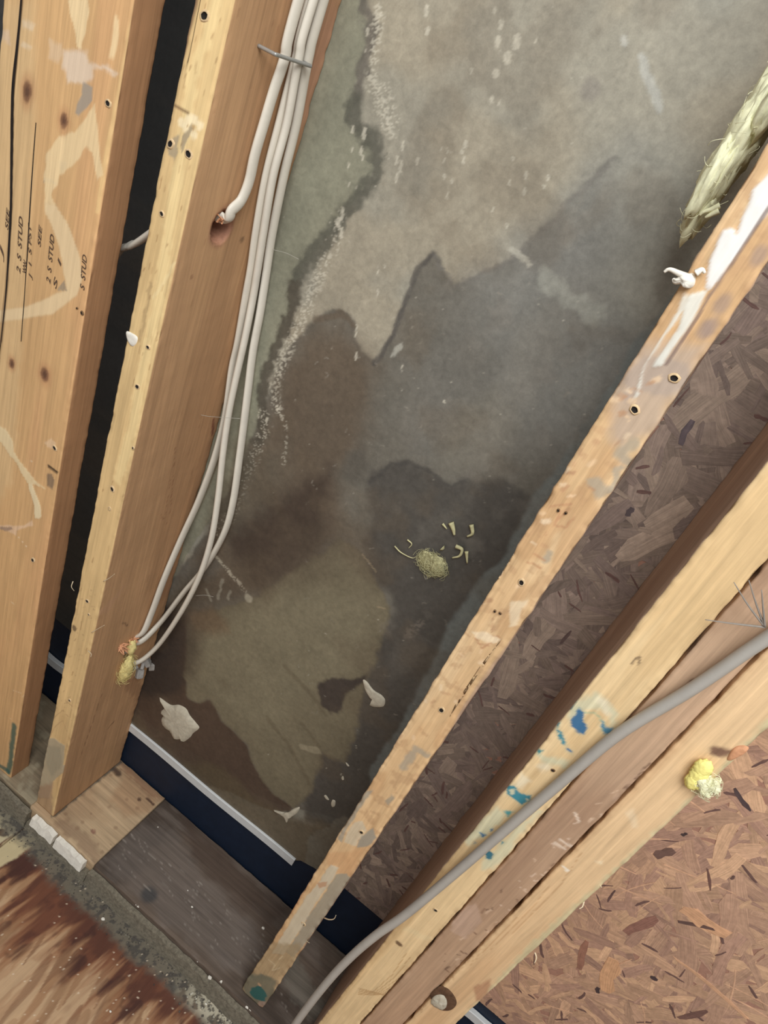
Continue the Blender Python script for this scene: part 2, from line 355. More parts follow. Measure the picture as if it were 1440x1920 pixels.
def zbottom(x):
    return np.interp(x, [-.7, -.05, -.03, .0, .30, .325, .335, .36, .41], [.186, .186, .098, .098, .098, .100, .112, .120, .126])
def sheathing():
    xs = np.concatenate([np.linspace(-.75, -.13, 8), np.arange(-.12, .405, .0016), [.4062]])
    zs = np.concatenate([np.arange(.09, 1.30, .0016), np.linspace(1.32, HT, 14)])
    X, Z = np.meshgrid(xs, zs); X = X.ravel(); Z = Z.ravel()
    zb = zbottom(X) + .0025 * (fbm(X * 90, X * 0, 3) - .5); Z = np.maximum(Z, zb)
    pt = Paint(np.stack([X, Z], 1), 1, D, (142, 137, 122), G_SH, 50)
    pt.tint(7, (132, 131, 120), .42, .62, .9, 1); pt.tint(11, (148, 139, 120), .5, .7, .7, 2)
    pt.poly([(690, -60), (687, 0), (683, 24), (692, 52), (685, 99), (671, 146), (664, 184), (654, 217), (671, 238), (692, 260), (702, 283), (700, 319), (690, 345), (661, 378), (647, 401), (624, 434), (605, 452), (567, 500), (546, 573), (532, 615), (511, 664), (494, 705), (487, 747), (490, 778), (478, 816), (462, 865), (430, 920), (350, 1040), (250, 1250), (200, 900), (400, 0), (450, -60)], (124, 123, 105), .001, .9, .002)
    # large damp field and its browner and greyer halves
    pt.poly([(490, 780), (520, 700), (553, 640), (600, 592), (622, 578), (640, 582), (662, 598), (668, 640), (690, 672), (705, 684), (720, 660), (745, 605), (762, 560), (785, 500), (812, 474), (826, 490), (835, 520), (850, 536), (900, 516), (960, 492), (1000, 445), (1050, 400), (1100, 340), (1150, 300), (1190, 290), (1240, 300), (1500, 500), (900, 1600), (500, 1500), (240, 1330), (300, 1120), (420, 960)], (94, 90, 81), .002, .92, .004, 70, edge=((78, 75, 69), .0022, .5))
    pt.poly([(905, 520), (960, 492), (1000, 445), (1050, 400), (1100, 340), (1150, 300), (1190, 285), (1260, 290), (1500, 500), (1250, 700), (1060, 860), (960, 800), (930, 640)], (119, 118, 111), .03, .85, .02, 25)
    pt.poly([(1120, 340), (1150, 300), (1200, 280), (1300, 260), (1500, 500), (1250, 640), (1130, 560)], (142, 139, 126), .03, .8, .02, 25)
    pt.poly([(500, 790), (530, 690), (570, 630), (640, 610), (700, 690), (700, 760), (680, 850), (640, 900), (650, 1000), (560, 1080), (480, 1110), (400, 1130), (320, 1140), (420, 960)], (90, 78, 64), .02, .85, .012, 30)
    pt.poly([(840, 545), (980, 500), (1120, 360), (1200, 420), (1120, 640), (960, 860), (860, 900), (780, 850), (760, 700)], (103, 101, 94), .03, .6, .015, 30)
    pt.poly([(880, 760), (930, 740), (960, 800), (930, 870), (870, 900), (820, 880), (830, 830)], (114, 109, 96), .015, .5, .01, 40)
    pt.line([(1060, 560), (1000, 660), (950, 780), (900, 860)], .035, (120, 115, 104), .4, .012, 60, soft=.03)
    # dark wet patches
    pt.poly([(690, 905), (705, 880), (735, 872), (765, 866), (800, 880), (818, 892), (845, 914), (872, 903), (890, 906), (935, 900), (1000, 930), (950, 1040), (900, 1110), (850, 1165), (812, 1230), (790, 1300), (760, 1370), (720, 1430), (690, 1500), (640, 1560), (575, 1540), (571, 1500), (584, 1480), (590, 1457), (604, 1433), (600, 1410), (629, 1424), (645, 1430), (660, 1395), (672, 1368), (676, 1328), (690, 1290), (690, 1262), (706, 1240), (716, 1195), (726, 1168), (746, 1150), (740, 1112), (706, 1092), (690, 1062), (680, 1020), (698, 985), (695, 940)], (70, 67, 62), .006, .9, .006, 60, edge=((60, 57, 54), .004, .25))
    pt.poly([(640, 880), (655, 850), (680, 838), (690, 860), (685, 900), (655, 915)], (84, 80, 72), .006, .8, .004)
    pt.poly([(450, 965), (520, 925), (575, 900), (625, 875), (622, 940), (606, 1000), (592, 1042), (560, 1060), (520, 1090), (490, 1112), (470, 1080), (440, 1045), (425, 1000)], (58, 48, 41), .016, .85, .010, 45)
    pt.poly([(300, 1130), (352, 1160), (352, 1230), (349, 1282), (353, 1309), (372, 1317), (392, 1311), (407, 1328), (415, 1352), (442, 1375), (464, 1398), (473, 1426), (489, 1457), (508, 1484), (551, 1515), (520, 1528), (470, 1505), (440, 1490), (380, 1470), (330, 1440), (270, 1390), (240, 1340), (260, 1230)], (72, 57, 46), .003, .95, .004, 70)
    pt.poly([(300, 1120), (345, 1150), (346, 1280), (330, 1300), (290, 1310), (255, 1300), (270, 1200)], (48, 42, 38), .012, .85, .006)
    pt.poly([(250, 1345), (330, 1425), (420, 1440), (480, 1500), (540, 1530), (600, 1540), (640, 1560), (640, 1660), (560, 1640), (400, 1500), (250, 1385)], (84, 73, 55), .012, .85, .008, 40)
    # pale olive dried patch
    pt.poly([(352, 1175), (350, 1230), (345, 1270), (349, 1282), (353, 1309), (372, 1317), (392, 1311), (407, 1328), (415, 1352), (442, 1375), (464, 1398), (473, 1426), (489, 1457), (508, 1484), (551, 1515), (571, 1500), (584, 1480), (590, 1457), (604, 1433), (602, 1410), (629, 1424), (645, 1430), (660, 1395), (670, 1371), (674, 1328), (684, 1297), (690, 1262), (706, 1240), (716, 1195), (726, 1165), (730, 1140), (706, 1095), (690, 1062), (672, 1032), (640, 1012), (606, 1036), (565, 1060), (520, 1092), (485, 1117), (425, 1140), (370, 1150)], (108, 100, 80), .004, .95, .005, 80, edge=((94, 84, 66), .002, .3))
    pt.poly([(350, 1100), (480, 1060), (600, 990), (690, 990), (720, 1090), (690, 1085), (650, 1050), (600, 1075), (540, 1105), (470, 1140), (400, 1160), (350, 1170)], (78, 68, 56), .03, .55, .012, 40)
    pt.poly([(380, 1180), (470, 1130), (600, 1100), (690, 1130), (690, 1200), (640, 1260), (580, 1290), (520, 1370), (440, 1340), (380, 1290)], (118, 111, 90), .02, .6, .01, 40)
    pt.poly([(325, 1140), (378, 1150), (374, 1230), (354, 1270), (325, 1275)], (64, 54, 46), .018, .65, .006)
    pt.poly([(352, 1150), (400, 1140), (425, 1165), (430, 1185), (400, 1190), (365, 1180)], (104, 84, 64), .01, .6, .004)
    for a in ([(500, 1345), (540, 1395), (570, 1450), (580, 1470)], [(565, 1355), (600, 1400)], [(535, 1250), (590, 1310), (610, 1340)]):
        pt.line(a, .007, (88, 79, 62), .5, .003)
    pt.poly([(560, 1395), (595, 1400), (605, 1415), (590, 1412), (565, 1405)], (140, 131, 108), .001, .7, .002)
    pt.poly([(597, 1302), (596, 1284), (614, 1270), (645, 1272), (662, 1274), (684, 1264), (684, 1276), (668, 1290), (648, 1302), (644, 1318), (636, 1338), (620, 1337), (605, 1325)], (58, 51, 47), .003, .95, .004)
    pt.poly([(575, 1590), (580, 1570), (595, 1557), (615, 1552), (628, 1537), (645, 1530), (660, 1540), (610, 1610), (590, 1640), (570, 1620)], (104, 100, 88), .002, .8, .004)
    # paler margin beside the middle stud
    pt.poly([(1300, 500), (1235, 590), (1192, 640), (1140, 735), (1050, 868), (1000, 930), (945, 1040), (885, 1105), (845, 1165), (800, 1260), (745, 1365), (690, 1450), (700, 1500), (900, 1300), (1400, 600)], (112, 118, 114), .003, .75, .004, 60)
    # tide lines
    pt.line([(687, -30), (687, 0), (686, 24), (696, 52), (689, 99), (676, 146), (669, 184)], .011, (92, 87, 79), .85, .006, 110)
    pt.line([(664, 190), (658, 217), (672, 236), (692, 256), (705, 283), (708, 319), (698, 343), (668, 372), (650, 398), (628, 432), (608, 452), (571, 498), (552, 540)], .015, (82, 81, 71), .88, .007, 130)
    pt.line([(552, 540), (549, 573), (535, 615), (514, 664), (498, 705), (491, 747), (497, 778), (487, 816), (470, 865), (440, 920), (400, 985)], .013, (74, 69, 59), .92, .007, 140)
    pt.line([(700, 682), (716, 664), (731, 638), (746, 604), (762, 560), (785, 502), (812, 478)], .0045, (74, 70, 66), .7, .0025)
    pt.line([(812, 478), (832, 510), (850, 535), (900, 518), (960, 492), (1002, 440), (1052, 398), (1100, 342), (1148, 298)], .004, (104, 100, 93), .5, .005)
    pt.line([(590, 600), (640, 588), (664, 610)], .006, (88, 76, 62), .6, .003)
    pt.line([(690, 905), (735, 872), (765, 866), (800, 880), (845, 914), (872, 903)], .004, (60, 58, 55), .5, .003)
    # white salt crust along the tide line
    for a, wd, th in (([(711, 19), (706, 78), (699, 118), (699, 160), (720, 200), (725, 231), (735, 245)], .010, .50), ([(718, 180), (730, 225)], .018, .56), ([(613, 483), (594, 528), (580, 560), (570, 594), (553, 625)], .013, .52), ([(545, 640), (521, 700), (514, 733), (521, 768)], .012, .50), ([(521, 768), (537, 799), (537, 834), (530, 870)], .004, .5), ([(494, 778), (500, 795), (483, 844), (465, 890), (440, 950), (410, 1000)], .014, .60), ([(640, 402), (628, 440), (632, 470)], .008, .56)):
        pt.line(a, wd, (190, 184, 166), .62, .004, 300, speck=(620, th + .035), lift=.0006, grain=.3)
    pt.poly([(400, 930), (450, 900), (480, 850), (540, 830), (540, 900), (500, 960), (450, 990), (400, 1010)], (90, 84, 72), .02, .6, .01)
    # scraped and smeared places
    pt.poly([(955, 466), (966, 464), (1000, 498), (994, 502), (970, 486)], (158, 154, 140), .001, .8, .003)
    pt.poly([(1005, 520), (1018, 494), (1050, 520), (1075, 545), (1100, 560), (1130, 575), (1132, 600), (1118, 612), (1080, 590), (1050, 570), (1010, 545)], (138, 137, 126), .003, .7, .006, 100)
    pt.poly([(1080, 420), (1060, 440), (1085, 450), (1070, 470), (1040, 450), (1060, 410), (1095, 350)], (120, 116, 106), .004, .5, .005)
    pt.poly([(732, 672), (742, 645), (752, 642), (756, 650), (742, 668)], (160, 158, 146), .001, .8, .003)
    pt.line([(1203, 108), (1212, 140), (1226, 172), (1236, 205)], .006, (166, 166, 158), .6, .002); pt.line([(1168, 72), (1172, 80)], .005, (170, 168, 158), .7)
    pt.dot(1108, 168, .008, (112, 106, 98), .6, .9)
    pt.line([(800, 1000), (860, 960), (880, 920)], .02, (96, 92, 84), .35, .008)
    pt.poly([(320, 1040), (360, 1060), (400, 1040), (420, 1060), (395, 1085), (330, 1080)], (96, 92, 84), .006, .5, .006)
    pt.line([(405, 1045), (440, 1085), (458, 1105)], .006, (158, 150, 132), .8, .003, speck=(500, .42)); pt.dot(466, 1122, .006, (150, 143, 124), .8)
    for a in ([(418, 1087), (408, 1122)], [(388, 1105), (395, 1125)], [(432, 1110), (428, 1122)]): pt.line(a, .004, (140, 134, 118), .6, .002)
    pt.line([(790, 1170), (765, 1190)], .01, (112, 104, 94), .6, .004, speck=(400, .5))
    for a in ([(680, 1040), (705, 1072)], [(708, 1138), (724, 1141)]): pt.line(a, .002, (140, 125, 100), .7, .001)
    # plaster drips
    rr = random.Random(3)
    for (x, y, h, r_) in ((940, 46, 5, 4), (934, 78, 7, 4.5), (970, 78, 8, 6), (952, 108, 5, 6), (930, 137, 1, 6), (885, 134, 3, 2.5), (923, 187, 3, 3), (936, 193, 2, 2.5), (968, 70, 3, 3), (1005, 76, 4, 2), (928, 20, 3, 2.5), (800, 20, 7, 4), (802, 58, 3, 4), (756, 274, 7, 2.5), (745, 301, 6, 2.5), (753, 312, 10, 3), (745, 333, 7, 2.5), (784, 302, 4, 3), (873, 271, 3, 3.5), (867, 284, 3, 2), (870, 300, 4, 2.5), (834, 300, 3, 2), (834, 330, 3, 2), (848, 340, 3, 2), (839, 367, 4, 2), (840, 282, 4, 1.5), (828, 280, 3, 1.5), (987, 329, 5, 2.5), (984, 359, 4, 3), (955, 343, 4, 2), (962, 297, 3, 2), (1021, 350, 3, 2), (1028, 333, 3, 2), (925, 393, 5, 1.5), (951, 423, 3, 2), (668, 1400, 2, 1), (678, 283, 5, 3), (681, 296, 4, 2), (661, 280, 3, 2), (654, 310, 5, 1.5), (655, 347, 4, 1.5), (709, 510, 5, 1.5), (709, 549, 5, 2), (721, 500, 2, 1.5), (669, 620, 12, 1.5), (668, 668, 6, 2.5), (754, 690, 6, 1.2), (684, 250, 8, 4), (662, 243, 6, 2.5), (641, 437, 7, 4), (643, 402, 9, 3.5), (636, 418, 5, 4), (636, 460, 5, 1.5), (690, 60, 5, 2.5), (753, 730, 1, 1), (833, 753, 2, 2.2), (845, 716, 1, 1.2), (800, 1085, 1, 1), (640, 1452, 1, 2), (612, 1440, 1, 1)):
        pt.line([(x, y - h), (x - h * .25, y + h)], r_ * 2 * .00048, (190, 184, 166), .65, .0006, 300, soft=.0012)
    for _ in range(110):
        x = rr.uniform(500, 1150); y = rr.uniform(0, 1500); pt.dot(x, y, rr.uniform(.0005, .0011), (178, 172, 156), rr.uniform(.2, .55))
    for _ in range(150):
        x = rr.uniform(560, 1180); y = rr.uniform(480, 1480); a_ = rr.uniform(0, 6.3); ln = rr.uniform(3, 12)
        pt.line([(x, y), (x + ln * math.cos(a_) * .5, y + ln * math.sin(a_) * .4), (x + ln * math.cos(a_ + .6), y + ln * math.sin(a_ + .6))], .0009, (134, 128, 116), rr.uniform(.2, .6), .0012, 400, soft=.0008)
    for _ in range(26):
        x = rr.uniform(640, 1150); y = rr.uniform(500, 1400); pt.dot(x, y, rr.uniform(.004, .016), (118, 112, 102), rr.uniform(.12, .3), .9, rr.uniform(.6, 1.8), warp=1.2)
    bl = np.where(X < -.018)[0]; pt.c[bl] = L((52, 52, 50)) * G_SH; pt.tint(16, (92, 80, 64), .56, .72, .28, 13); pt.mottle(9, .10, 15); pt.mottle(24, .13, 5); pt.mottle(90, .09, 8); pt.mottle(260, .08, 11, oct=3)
    Y = D - pt.h + .0012 * (fbm(X * 6, Z * 6, 31) - .5)
    nx = len(xs); nz = len(zs); W3 = np.stack([X, np.minimum(Y, D + .003), Z], 1)
    i = np.arange(nz - 1)[:, None] * nx; j = np.arange(nx - 1)[None]; fa = np.stack([i + j, i + j + 1, i + nx + j + 1, i + nx + j], -1).reshape(-1, 4)
    rim = np.concatenate([np.arange(nx), np.arange(1, nz) * nx + nx - 1, (nz - 1) * nx + np.arange(nx - 2, -1, -1), np.arange(nz - 2, 0, -1) * nx])
    back = W3[rim].copy(); back[:, 1] = D + .0048; b0 = len(W3); W3 = np.vstack([W3, back]); nr = len(rim)
    k0 = np.arange(nr); k1 = (k0 + 1) % nr; fa = np.vstack([fa, np.stack([rim[k1], rim[k0], b0 + k0, b0 + k1], 1)])
    cc = np.ones((len(W3), 4)); cc[:b0, :3] = pt.c; cc[:b0, 3] = pt.g; cc[b0:, :3] = L((90, 84, 72)) * G_SH
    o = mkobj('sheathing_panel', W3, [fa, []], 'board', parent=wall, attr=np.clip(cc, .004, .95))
    tag(o, 'grey water-stained sheathing board with tide marks')
sheathing()

def osb():
    v, f = box(.4068, 1.7, D + .0012, D + .0049, .128, HT); cc = np.ones((8, 4)); cc[:, :3] = L((140, 106, 90)) * G_OSB
    p = mkobj('strand_board_panel', v, f, 'osb', parent=wall, smooth=False, attr=cc); tag(p, 'reddish brown strand board panel')
    rr = random.Random(21); V = []; Fq = []; Cc = []; Al = []
    pal = [(160, 129, 106), (155, 124, 103), (167, 135, 109), (150, 119, 101), (176, 143, 114), (158, 127, 105), (146, 116, 99), (164, 132, 107)]
    def strand(x, z, ln, wd, an, lay, colr):
        n = 8; o = len(V); ca, sa = math.cos(an), math.sin(an); pr = []
        for t in (-1, -.62, -.1, .45, 1): pr.append((t * ln / 2 * rr.uniform(.9, 1.05), -wd / 2 * rr.uniform(.55, 1.1) * (1 if abs(t) < .9 else rr.uniform(.3, .9))))
        for t in (1, .5, 0, -.5, -1): pr.append((t * ln / 2 * rr.uniform(.9, 1.05), wd / 2 * rr.uniform(.55, 1.1) * (1 if abs(t) < .9 else rr.uniform(.3, .9))))
        n = len(pr); tl = rr.uniform(-.0025, .0025); bend = rr.uniform(-.06, .06) * ln
        for top in (0, 1):
            for a, b in pr:
                b2 = b + bend * (2 * a / ln) ** 2; a2 = a * (1 if top else 1.01)
                xx = x + a2 * ca - b2 * sa; zz = z + a2 * sa + b2 * ca
                yy = (D + .0011 - lay + tl * a) if top else D + .0016
                V.append((min(max(xx, .4072), 1.69), yy, min(max(zz, .1285), HT)))
                Al.append((a + o * .01, b, o * .37)); k_ = rr.uniform(.93, 1.07); Cc.append((*(L(colr) * G_OSB * k_), 1))
        Fq.append(tuple(o + n + i for i in range(n)))
        for i in range(n):
            j = (i + 1) % n; Fq.append((o + i, o + j, o + n + j, o + n + i))
    def field(n, x0, x1, z0, z1, big=1.0, shaded=False):
        for _ in range(n):
            t = rr.random(); ln = (rr.uniform(.02, .05) if t < .5 else rr.uniform(.045, .095)) * big; wd = (rr.uniform(.004, .011) if t < .5 else rr.uniform(.010, .026)) * big
            c = np.array(rr.choice(pal)) * rr.uniform(.94, 1.05); c = (c * .6 + c.mean() * .4) * rr.uniform(.72, .88) if shaded else c; an = rr.uniform(0, math.pi)  # bay strands greyed and darkened: the bay's shade is in their colour
            strand(rr.uniform(x0, x1), rr.uniform(z0, z1), ln, wd, an, rr.uniform(.0001, .0006), c)
        for _ in range(n // 16):
            strand(rr.uniform(x0, x1), rr.uniform(z0, z1), rr.uniform(.006, .024), rr.uniform(.0015, .0042), rr.uniform(0, math.pi), .0007, (92, 70, 64))
        for _ in range(0 if shaded else n // 40):
            strand(rr.uniform(x0, x1), rr.uniform(z0, z1), rr.uniform(.03, .08), rr.uniform(.001, .0025), rr.uniform(0, math.pi), .0007, (180, 144, 116))
    field(1100, .405, .50, .12, 1.15, shaded=True); field(3200, .56, 1.12, .12, .95); field(2600, .5, 1.7, .9, HT, 1.5); field(1100, 1.1, 1.7, .12, .9, 1.5); field(400, .405, .5, 1.1, HT, 1.3, shaded=True)
    # strands one can pick out
    for x, y, ln, wd, dx, dy, c in ((1140, 1830, .062, .022, 20, -75, (178, 138, 104)), (1200, 1735, .05, .014, 60, -28, (122, 88, 76)), (1320, 1730, .05, .02, 60, 40, (180, 140, 108)), (1305, 1735, .036, .006, 60, 12, (86, 66, 60)), (1390, 1500, .028, .006, 30, 42, (70, 58, 58)), (1245, 1600, .024, .012, 45, -14, (96, 74, 66)), (1090, 1790, .05, .010, 20, -70, (128, 92, 76)), (1335, 1850, .09, .006, 90, 75, (176, 138, 108)), (1300, 1905, .04, .008, 60, -16, (100, 74, 66)), (1120, 1857, .010, .006, 5, -20, (62, 50, 50)), (1226, 1835, .008, .006, 10, 6, (62, 50, 50)), (1283, 1565, .007, .004, 10, -4, (62, 50, 50)), (1145, 1680, .022, .003, 16, -26, (84, 64, 60)), (1180, 960, .010, .006, 8, -12, (76, 66, 66)), (1285, 810, .024, .007, 16, -30, (80, 70, 72)), (1060, 1195, .02, .004, 20, -24, (84, 68, 64)), (1330, 1650, .03, .003, 4, 30, (96, 70, 62))):
        c0 = at(x, y, 1, D); c1 = at(x + dx, y + dy, 1, D); strand(c0[0], c0[2], ln, wd, math.atan2(c1[2] - c0[2], c1[0] - c0[0]), .00085, c)
    me = bpy.data.meshes.new('wood_strands'); org = np.array(wall['_o']); me.from_pydata((np.array(V) - org).tolist(), [], Fq)
    a = me.color_attributes.new('Col', 'FLOAT_COLOR', 'POINT'); a.data.foreach_set('color', np.array(Cc, np.float32).ravel()); me.materials.append(M['strand'])
    al = me.attributes.new('along', 'FLOAT_VECTOR', 'POINT'); al.data.foreach_set('vector', np.array(Al, np.float32).ravel())
    s_ = bpy.data.objects.new('wood_strands', me); COL.objects.link(s_); s_.parent = p
    s_['kind'] = 'stuff'
osb()

# white plastic edging at the foot of the sheathing
def strip(u0, v0, u1, v1, label, h=.0145):
    a = at(u0, v0, 1, D - .003); b = at(u1, v1, 1, D - .003); V = []; n = 14
    for i in range(n + 1):
        t = i / n; p_ = a + (b - a) * t; sag = .0012 * math.sin(t * 9)
        for dy, dz in ((0, 0), (0, -h), (.0012, -h - .0006), (.007, -h - .0006), (.007, .0006), (.0012, .0006)):
            V.append((p_[0], D - .003 + dy, p_[2] + dz + sag))
    Fq = [(i * 6 + j, i * 6 + (j + 1) % 6, (i + 1) * 6 + (j + 1) % 6, (i + 1) * 6 + j) for i in range(n) for j in range(6)] + [(5, 4, 3, 2, 1, 0), tuple(n * 6 + j for j in range(6))]
    o = mkobj('edging_strip', V, Fq, 'strip', smooth=False); tag(o, label, 'trim strip', 'white edging strips at the foot of the wall'); return o
s1 = strip(236, 1353, 552, 1614, 'long white plastic edging strip between stained board and navy band')
strip(868, 1888, 960, 1960, 'short white edging strip at the bottom behind the rightmost stud')
strip(60, 1206, 135, 1268, 'dim white edging strip low in the dark gap beside the wide board')

# floor
def floor():
    base = mkobj('floor', *box(-1.2, 1.9, -1.7, D + .004, -.24, -.056), 'ply_dark' if 'ply_dark' in M else 'hole', smooth=False); tag(base, 'plywood subfloor in front of the stud wall', kind='structure')
    jx = at(20, 1572, 2, -.038)[0]
    def sheet(x0, x1, fx0, fx1, nm, fine):
        y0, y1 = -1.7, D + .004
        xs = np.unique(np.concatenate([np.arange(x0, x1, .012), [x1], np.arange(max(x0, fx0), min(x1, fx1), .0016)])) if fine else np.linspace(x0, x1, 12)
        ys = np.unique(np.concatenate([np.arange(y0, -.27, .008), np.arange(-.27, .0, .0016), [y1]]))
        X, Y = np.meshgrid(xs, ys); X = X.ravel(); Y = Y.ravel()
        pt = Paint(np.stack([X, Y], 1), 2, -.038, (180, 149, 115), G_FL, 77)
        # rotary-cut flame figure
        g = fbm(X * 75 + 1.2 * fbm(X * 14, Y * 9, 4) - Y * 12, Y * 11, 12, 3); b = g
        pt.put(np.arange(len(X)), sstep(.55, .60, b), (160, 124, 92), .6)
        pt.put(np.arange(len(X)), sstep(.5, .62, fbm(X * 30 - Y * 5, Y * 6, 60)), (164, 122, 86), .5)
        for q_ in range(620):
            x_ = rnd.uniform(-.1, .5) if q_ < 230 else rnd.uniform(-1.1, 1.8); y_ = rnd.uniform(-.30, -.03) if q_ < 230 else rnd.uniform(-1.6, -.03); ln = rnd.uniform(.02, .06); wd_ = rnd.uniform(.0022, .0065)
            if q_ >= 230: ln *= 2; wd_ *= 2
            k_ = np.where((np.abs(Y - y_) < ln) & (np.abs(X - x_) < .05))[0]
            if not len(k_): continue
            Xk, Yk = X[k_], Y[k_]; t_ = (Yk - y_) / ln; xx = x_ - .22 * (Yk - y_) + .006 * (fbm(Xk * 20, Yk * 20, 33, 2) - .5)
            m_ = sstep(1.15, .75, np.abs(Xk - xx) / (wd_ * np.sqrt(np.clip(1 - t_ * t_, 1e-4, 1)) * np.clip(1.1 + .7 * t_, .25, 2)))
            pt.put(k_, m_, rnd.choice([(140, 106, 76), (152, 116, 84), (128, 94, 68)]), rnd.uniform(.45, .9))
        # water stain bleeding out from the plate
        e = -.021 - Y; rg = fbm(X * 85 - Y * 10, Y * 9, 90); rg2 = fbm(X * 14, Y * 3, 95)
        m = sstep(.115, .06, e - .20 * (rg - .5) - .06 * (rg2 - .5))
        pt.put(np.arange(len(X)), m, (132, 88, 60), .8); pt.put(np.arange(len(X)), sstep(.078, .05, e - .15 * (rg - .5) - .04 * (rg2 - .5)), (80, 46, 36), .9); pt.put(np.arange(len(X)), m * sstep(.5, .62, fbm(X * 60, Y * 25, 55)), (116, 72, 50), .5); pt.put(np.arange(len(X)), m * sstep(.54, .64, fbm(X * 45, Y * 30, 57)), (58, 36, 32), .6)
        pt.poly([(0, 800), (140, 690), (290, 640), (330, 760), (150, 900), (0, 990), (-200, 1150), (-300, 1000)], (186, 170, 132), .002, .95, .003, off=(0, 1420), k=4.8, grain=.2, lift=.0006)
        pt.poly([(-100, 420), (0, 490), (60, 500), (110, 545), (170, 545), (220, 590), (190, 650), (110, 700), (0, 780), (-150, 850)], (178, 166, 134), .001, .95, .003, off=(0, 1420), k=4.8, grain=.2, lift=.0006)
        pt.poly([(75, 580), (110, 570), (100, 600), (105, 630), (85, 640)], (60, 44, 34), .001, .9, .002, off=(0, 1420), k=4.8)
        pt.poly([(-20, 650), (60, 650), (90, 690), (40, 720), (-20, 700)], (70, 50, 38), .001, .9, .002, off=(0, 1420), k=4.8)
        # grey dust lying in the angle
        md = sstep(.034, .014, e - .016 * (fbm(X * 120, Y * 120, 70) - .5) - .018 * (rg2 - .5))
        pt.put(np.arange(len(X)), md, (104, 98, 84), .9, .3); pt.put(np.arange(len(X)), md * sstep(.52, .6, fbm(X * 180, Y * 180, 73)), (66, 62, 58), .8)
        pt.put(np.arange(len(X)), sstep(.03, .012, e) * sstep(.28, .34, X) * sstep(.45, .55, fbm(X * 160, Y * 160, 75)), (178, 170, 148), .9, .2)
        for _ in range(150):
            pt.dot(rnd.uniform(0, 480), rnd.uniform(1600, 1920), rnd.uniform(.0005, .0011), (214, 196, 170), .8)
        pt.mottle(60, .06, 3); pt.mottle(12, .08, 6)
        nx = len(xs); ny = len(ys); W3 = np.stack([X, Y, -.038 + pt.h], 1)
        i = np.arange(ny - 1)[:, None] * nx; j = np.arange(nx - 1)[None]; fa = np.stack([i + j, i + j + 1, i + nx + j + 1, i + nx + j], -1).reshape(-1, 4)
        rim = np.concatenate([np.arange(nx), np.arange(1, ny) * nx + nx - 1, (ny - 1) * nx + np.arange(nx - 2, -1, -1), np.arange(ny - 2, 0, -1) * nx])
        bk = W3[rim].copy(); bk[:, 2] = -.0559; b0 = len(W3); W3 = np.vstack([W3, bk]); nr = len(rim); k0 = np.arange(nr); k1 = (k0 + 1) % nr
        fa = np.vstack([fa, np.stack([rim[k1], rim[k0], b0 + k0, b0 + k1], 1)]); cc = np.ones((len(W3), 4)); cc[:b0, :3] = pt.c; cc[:b0, 3] = pt.g; cc[b0:, :3] = L((110, 80, 56))
        o = mkobj('plywood_sheet', W3, [fa, []] if len(W3) >= 20000 else [tuple(q) for q in fa.tolist()], 'ply', parent=base, attr=np.clip(cc, .004, .95)); return o
    tag(sheet(-1.2, jx - .0012, -.14, jx, 'l', True), 'plywood sheet with flaking pale paint')
    tag(sheet(jx + .0012, 1.9, -.06, .52, 'r', True), 'plywood sheet darkened by a reddish water stain')
    return base
FLOOR = floor()

# ------------------------------------------------------------------ bottom plate boards
xj = float((at(180, 1622, 2, 0)[0] + at(305, 1497, 2, 0)[0]) / 2)
PF = -.0096
def op_block(pt):
    pt.tint(14, (158, 130, 98), .45, .62, .7, 3); pt.poly([(205, 1500), (240, 1440), (300, 1490), (280, 1525), (235, 1530)], (150, 112, 78), .008, .5, .004)
    pt.line([(212, 1440), (222, 1452)], .009, (70, 52, 42), .9); pt.line([(276, 1497), (288, 1509)], .004, (80, 56, 44), .9); pt.dot(261, 1499, .003, (80, 58, 46), .9); pt.dot(175, 1559, .0045, (120, 88, 70), .9, stretch=.7); pt.dot(175, 1559, .003, (150, 112, 90), .9)
    pt.line([(225, 1425), (262, 1462), (300, 1497)], .016, (128, 92, 68), .6, .006); pt.line([(115, 1545), (150, 1570), (185, 1612)], .018, (120, 94, 72), .55, .006); pt.line([(100, 1530), (230, 1425)], .006, (70, 66, 58), .8, .003)
    for _ in range(30): pt.dot(rnd.uniform(110, 290), rnd.uniform(1430, 1610), rnd.uniform(.001, .004), (120, 90, 66), .4)
def op_dark(pt):
    pt.tint(10, (64, 54, 46), .42, .6, .8, 3); pt.tint(60, (112, 100, 90), .52, .68, .5, 6, .25, 1.0)
    pt.poly([(190, 1610), (260, 1540), (320, 1560), (400, 1660), (480, 1740), (500, 1800), (430, 1820), (320, 1740)], (106, 96, 88), .012, .55, .012, 40)
    pt.poly([(330, 1510), (420, 1600), (540, 1700), (500, 1740), (440, 1690), (360, 1600)], (70, 54, 44), .01, .6, .01, 40)
    pt.dot(280, 1678, .011, (58, 58, 58), .8, .8)
    pt.line([(540, 1800), (560, 1850), (600, 1900)], .03, (112, 106, 94), .6, .01)
    for _ in range(70):
        x = rnd.uniform(200, 540); y = 1500 + (x - 200) * .85 + rnd.uniform(0, 110); pt.line([(x, y), (x + rnd.uniform(4, 14), y + rnd.uniform(5, 14))], .0010, (150, 140, 128), rnd.uniform(.2, .6), .0004)
def op_left(pt): pt.tint(20, (96, 84, 66), .4, .62, .8, 3); pt.tint(60, (150, 138, 112), .55, .7, .6, 5)
tag(board('plate_block', (PF, D + .003), (-.037, 0), (-.036, xj - .0008), 'X', {'q1': .0018, 'p0': .006}, (-.036, xj, .0018), 'wood_x', 1.15, (176, 150, 116), {'q1': op_block}, 31), 'pale tan wooden sill block at the foot of the cable stud', 'wood block')
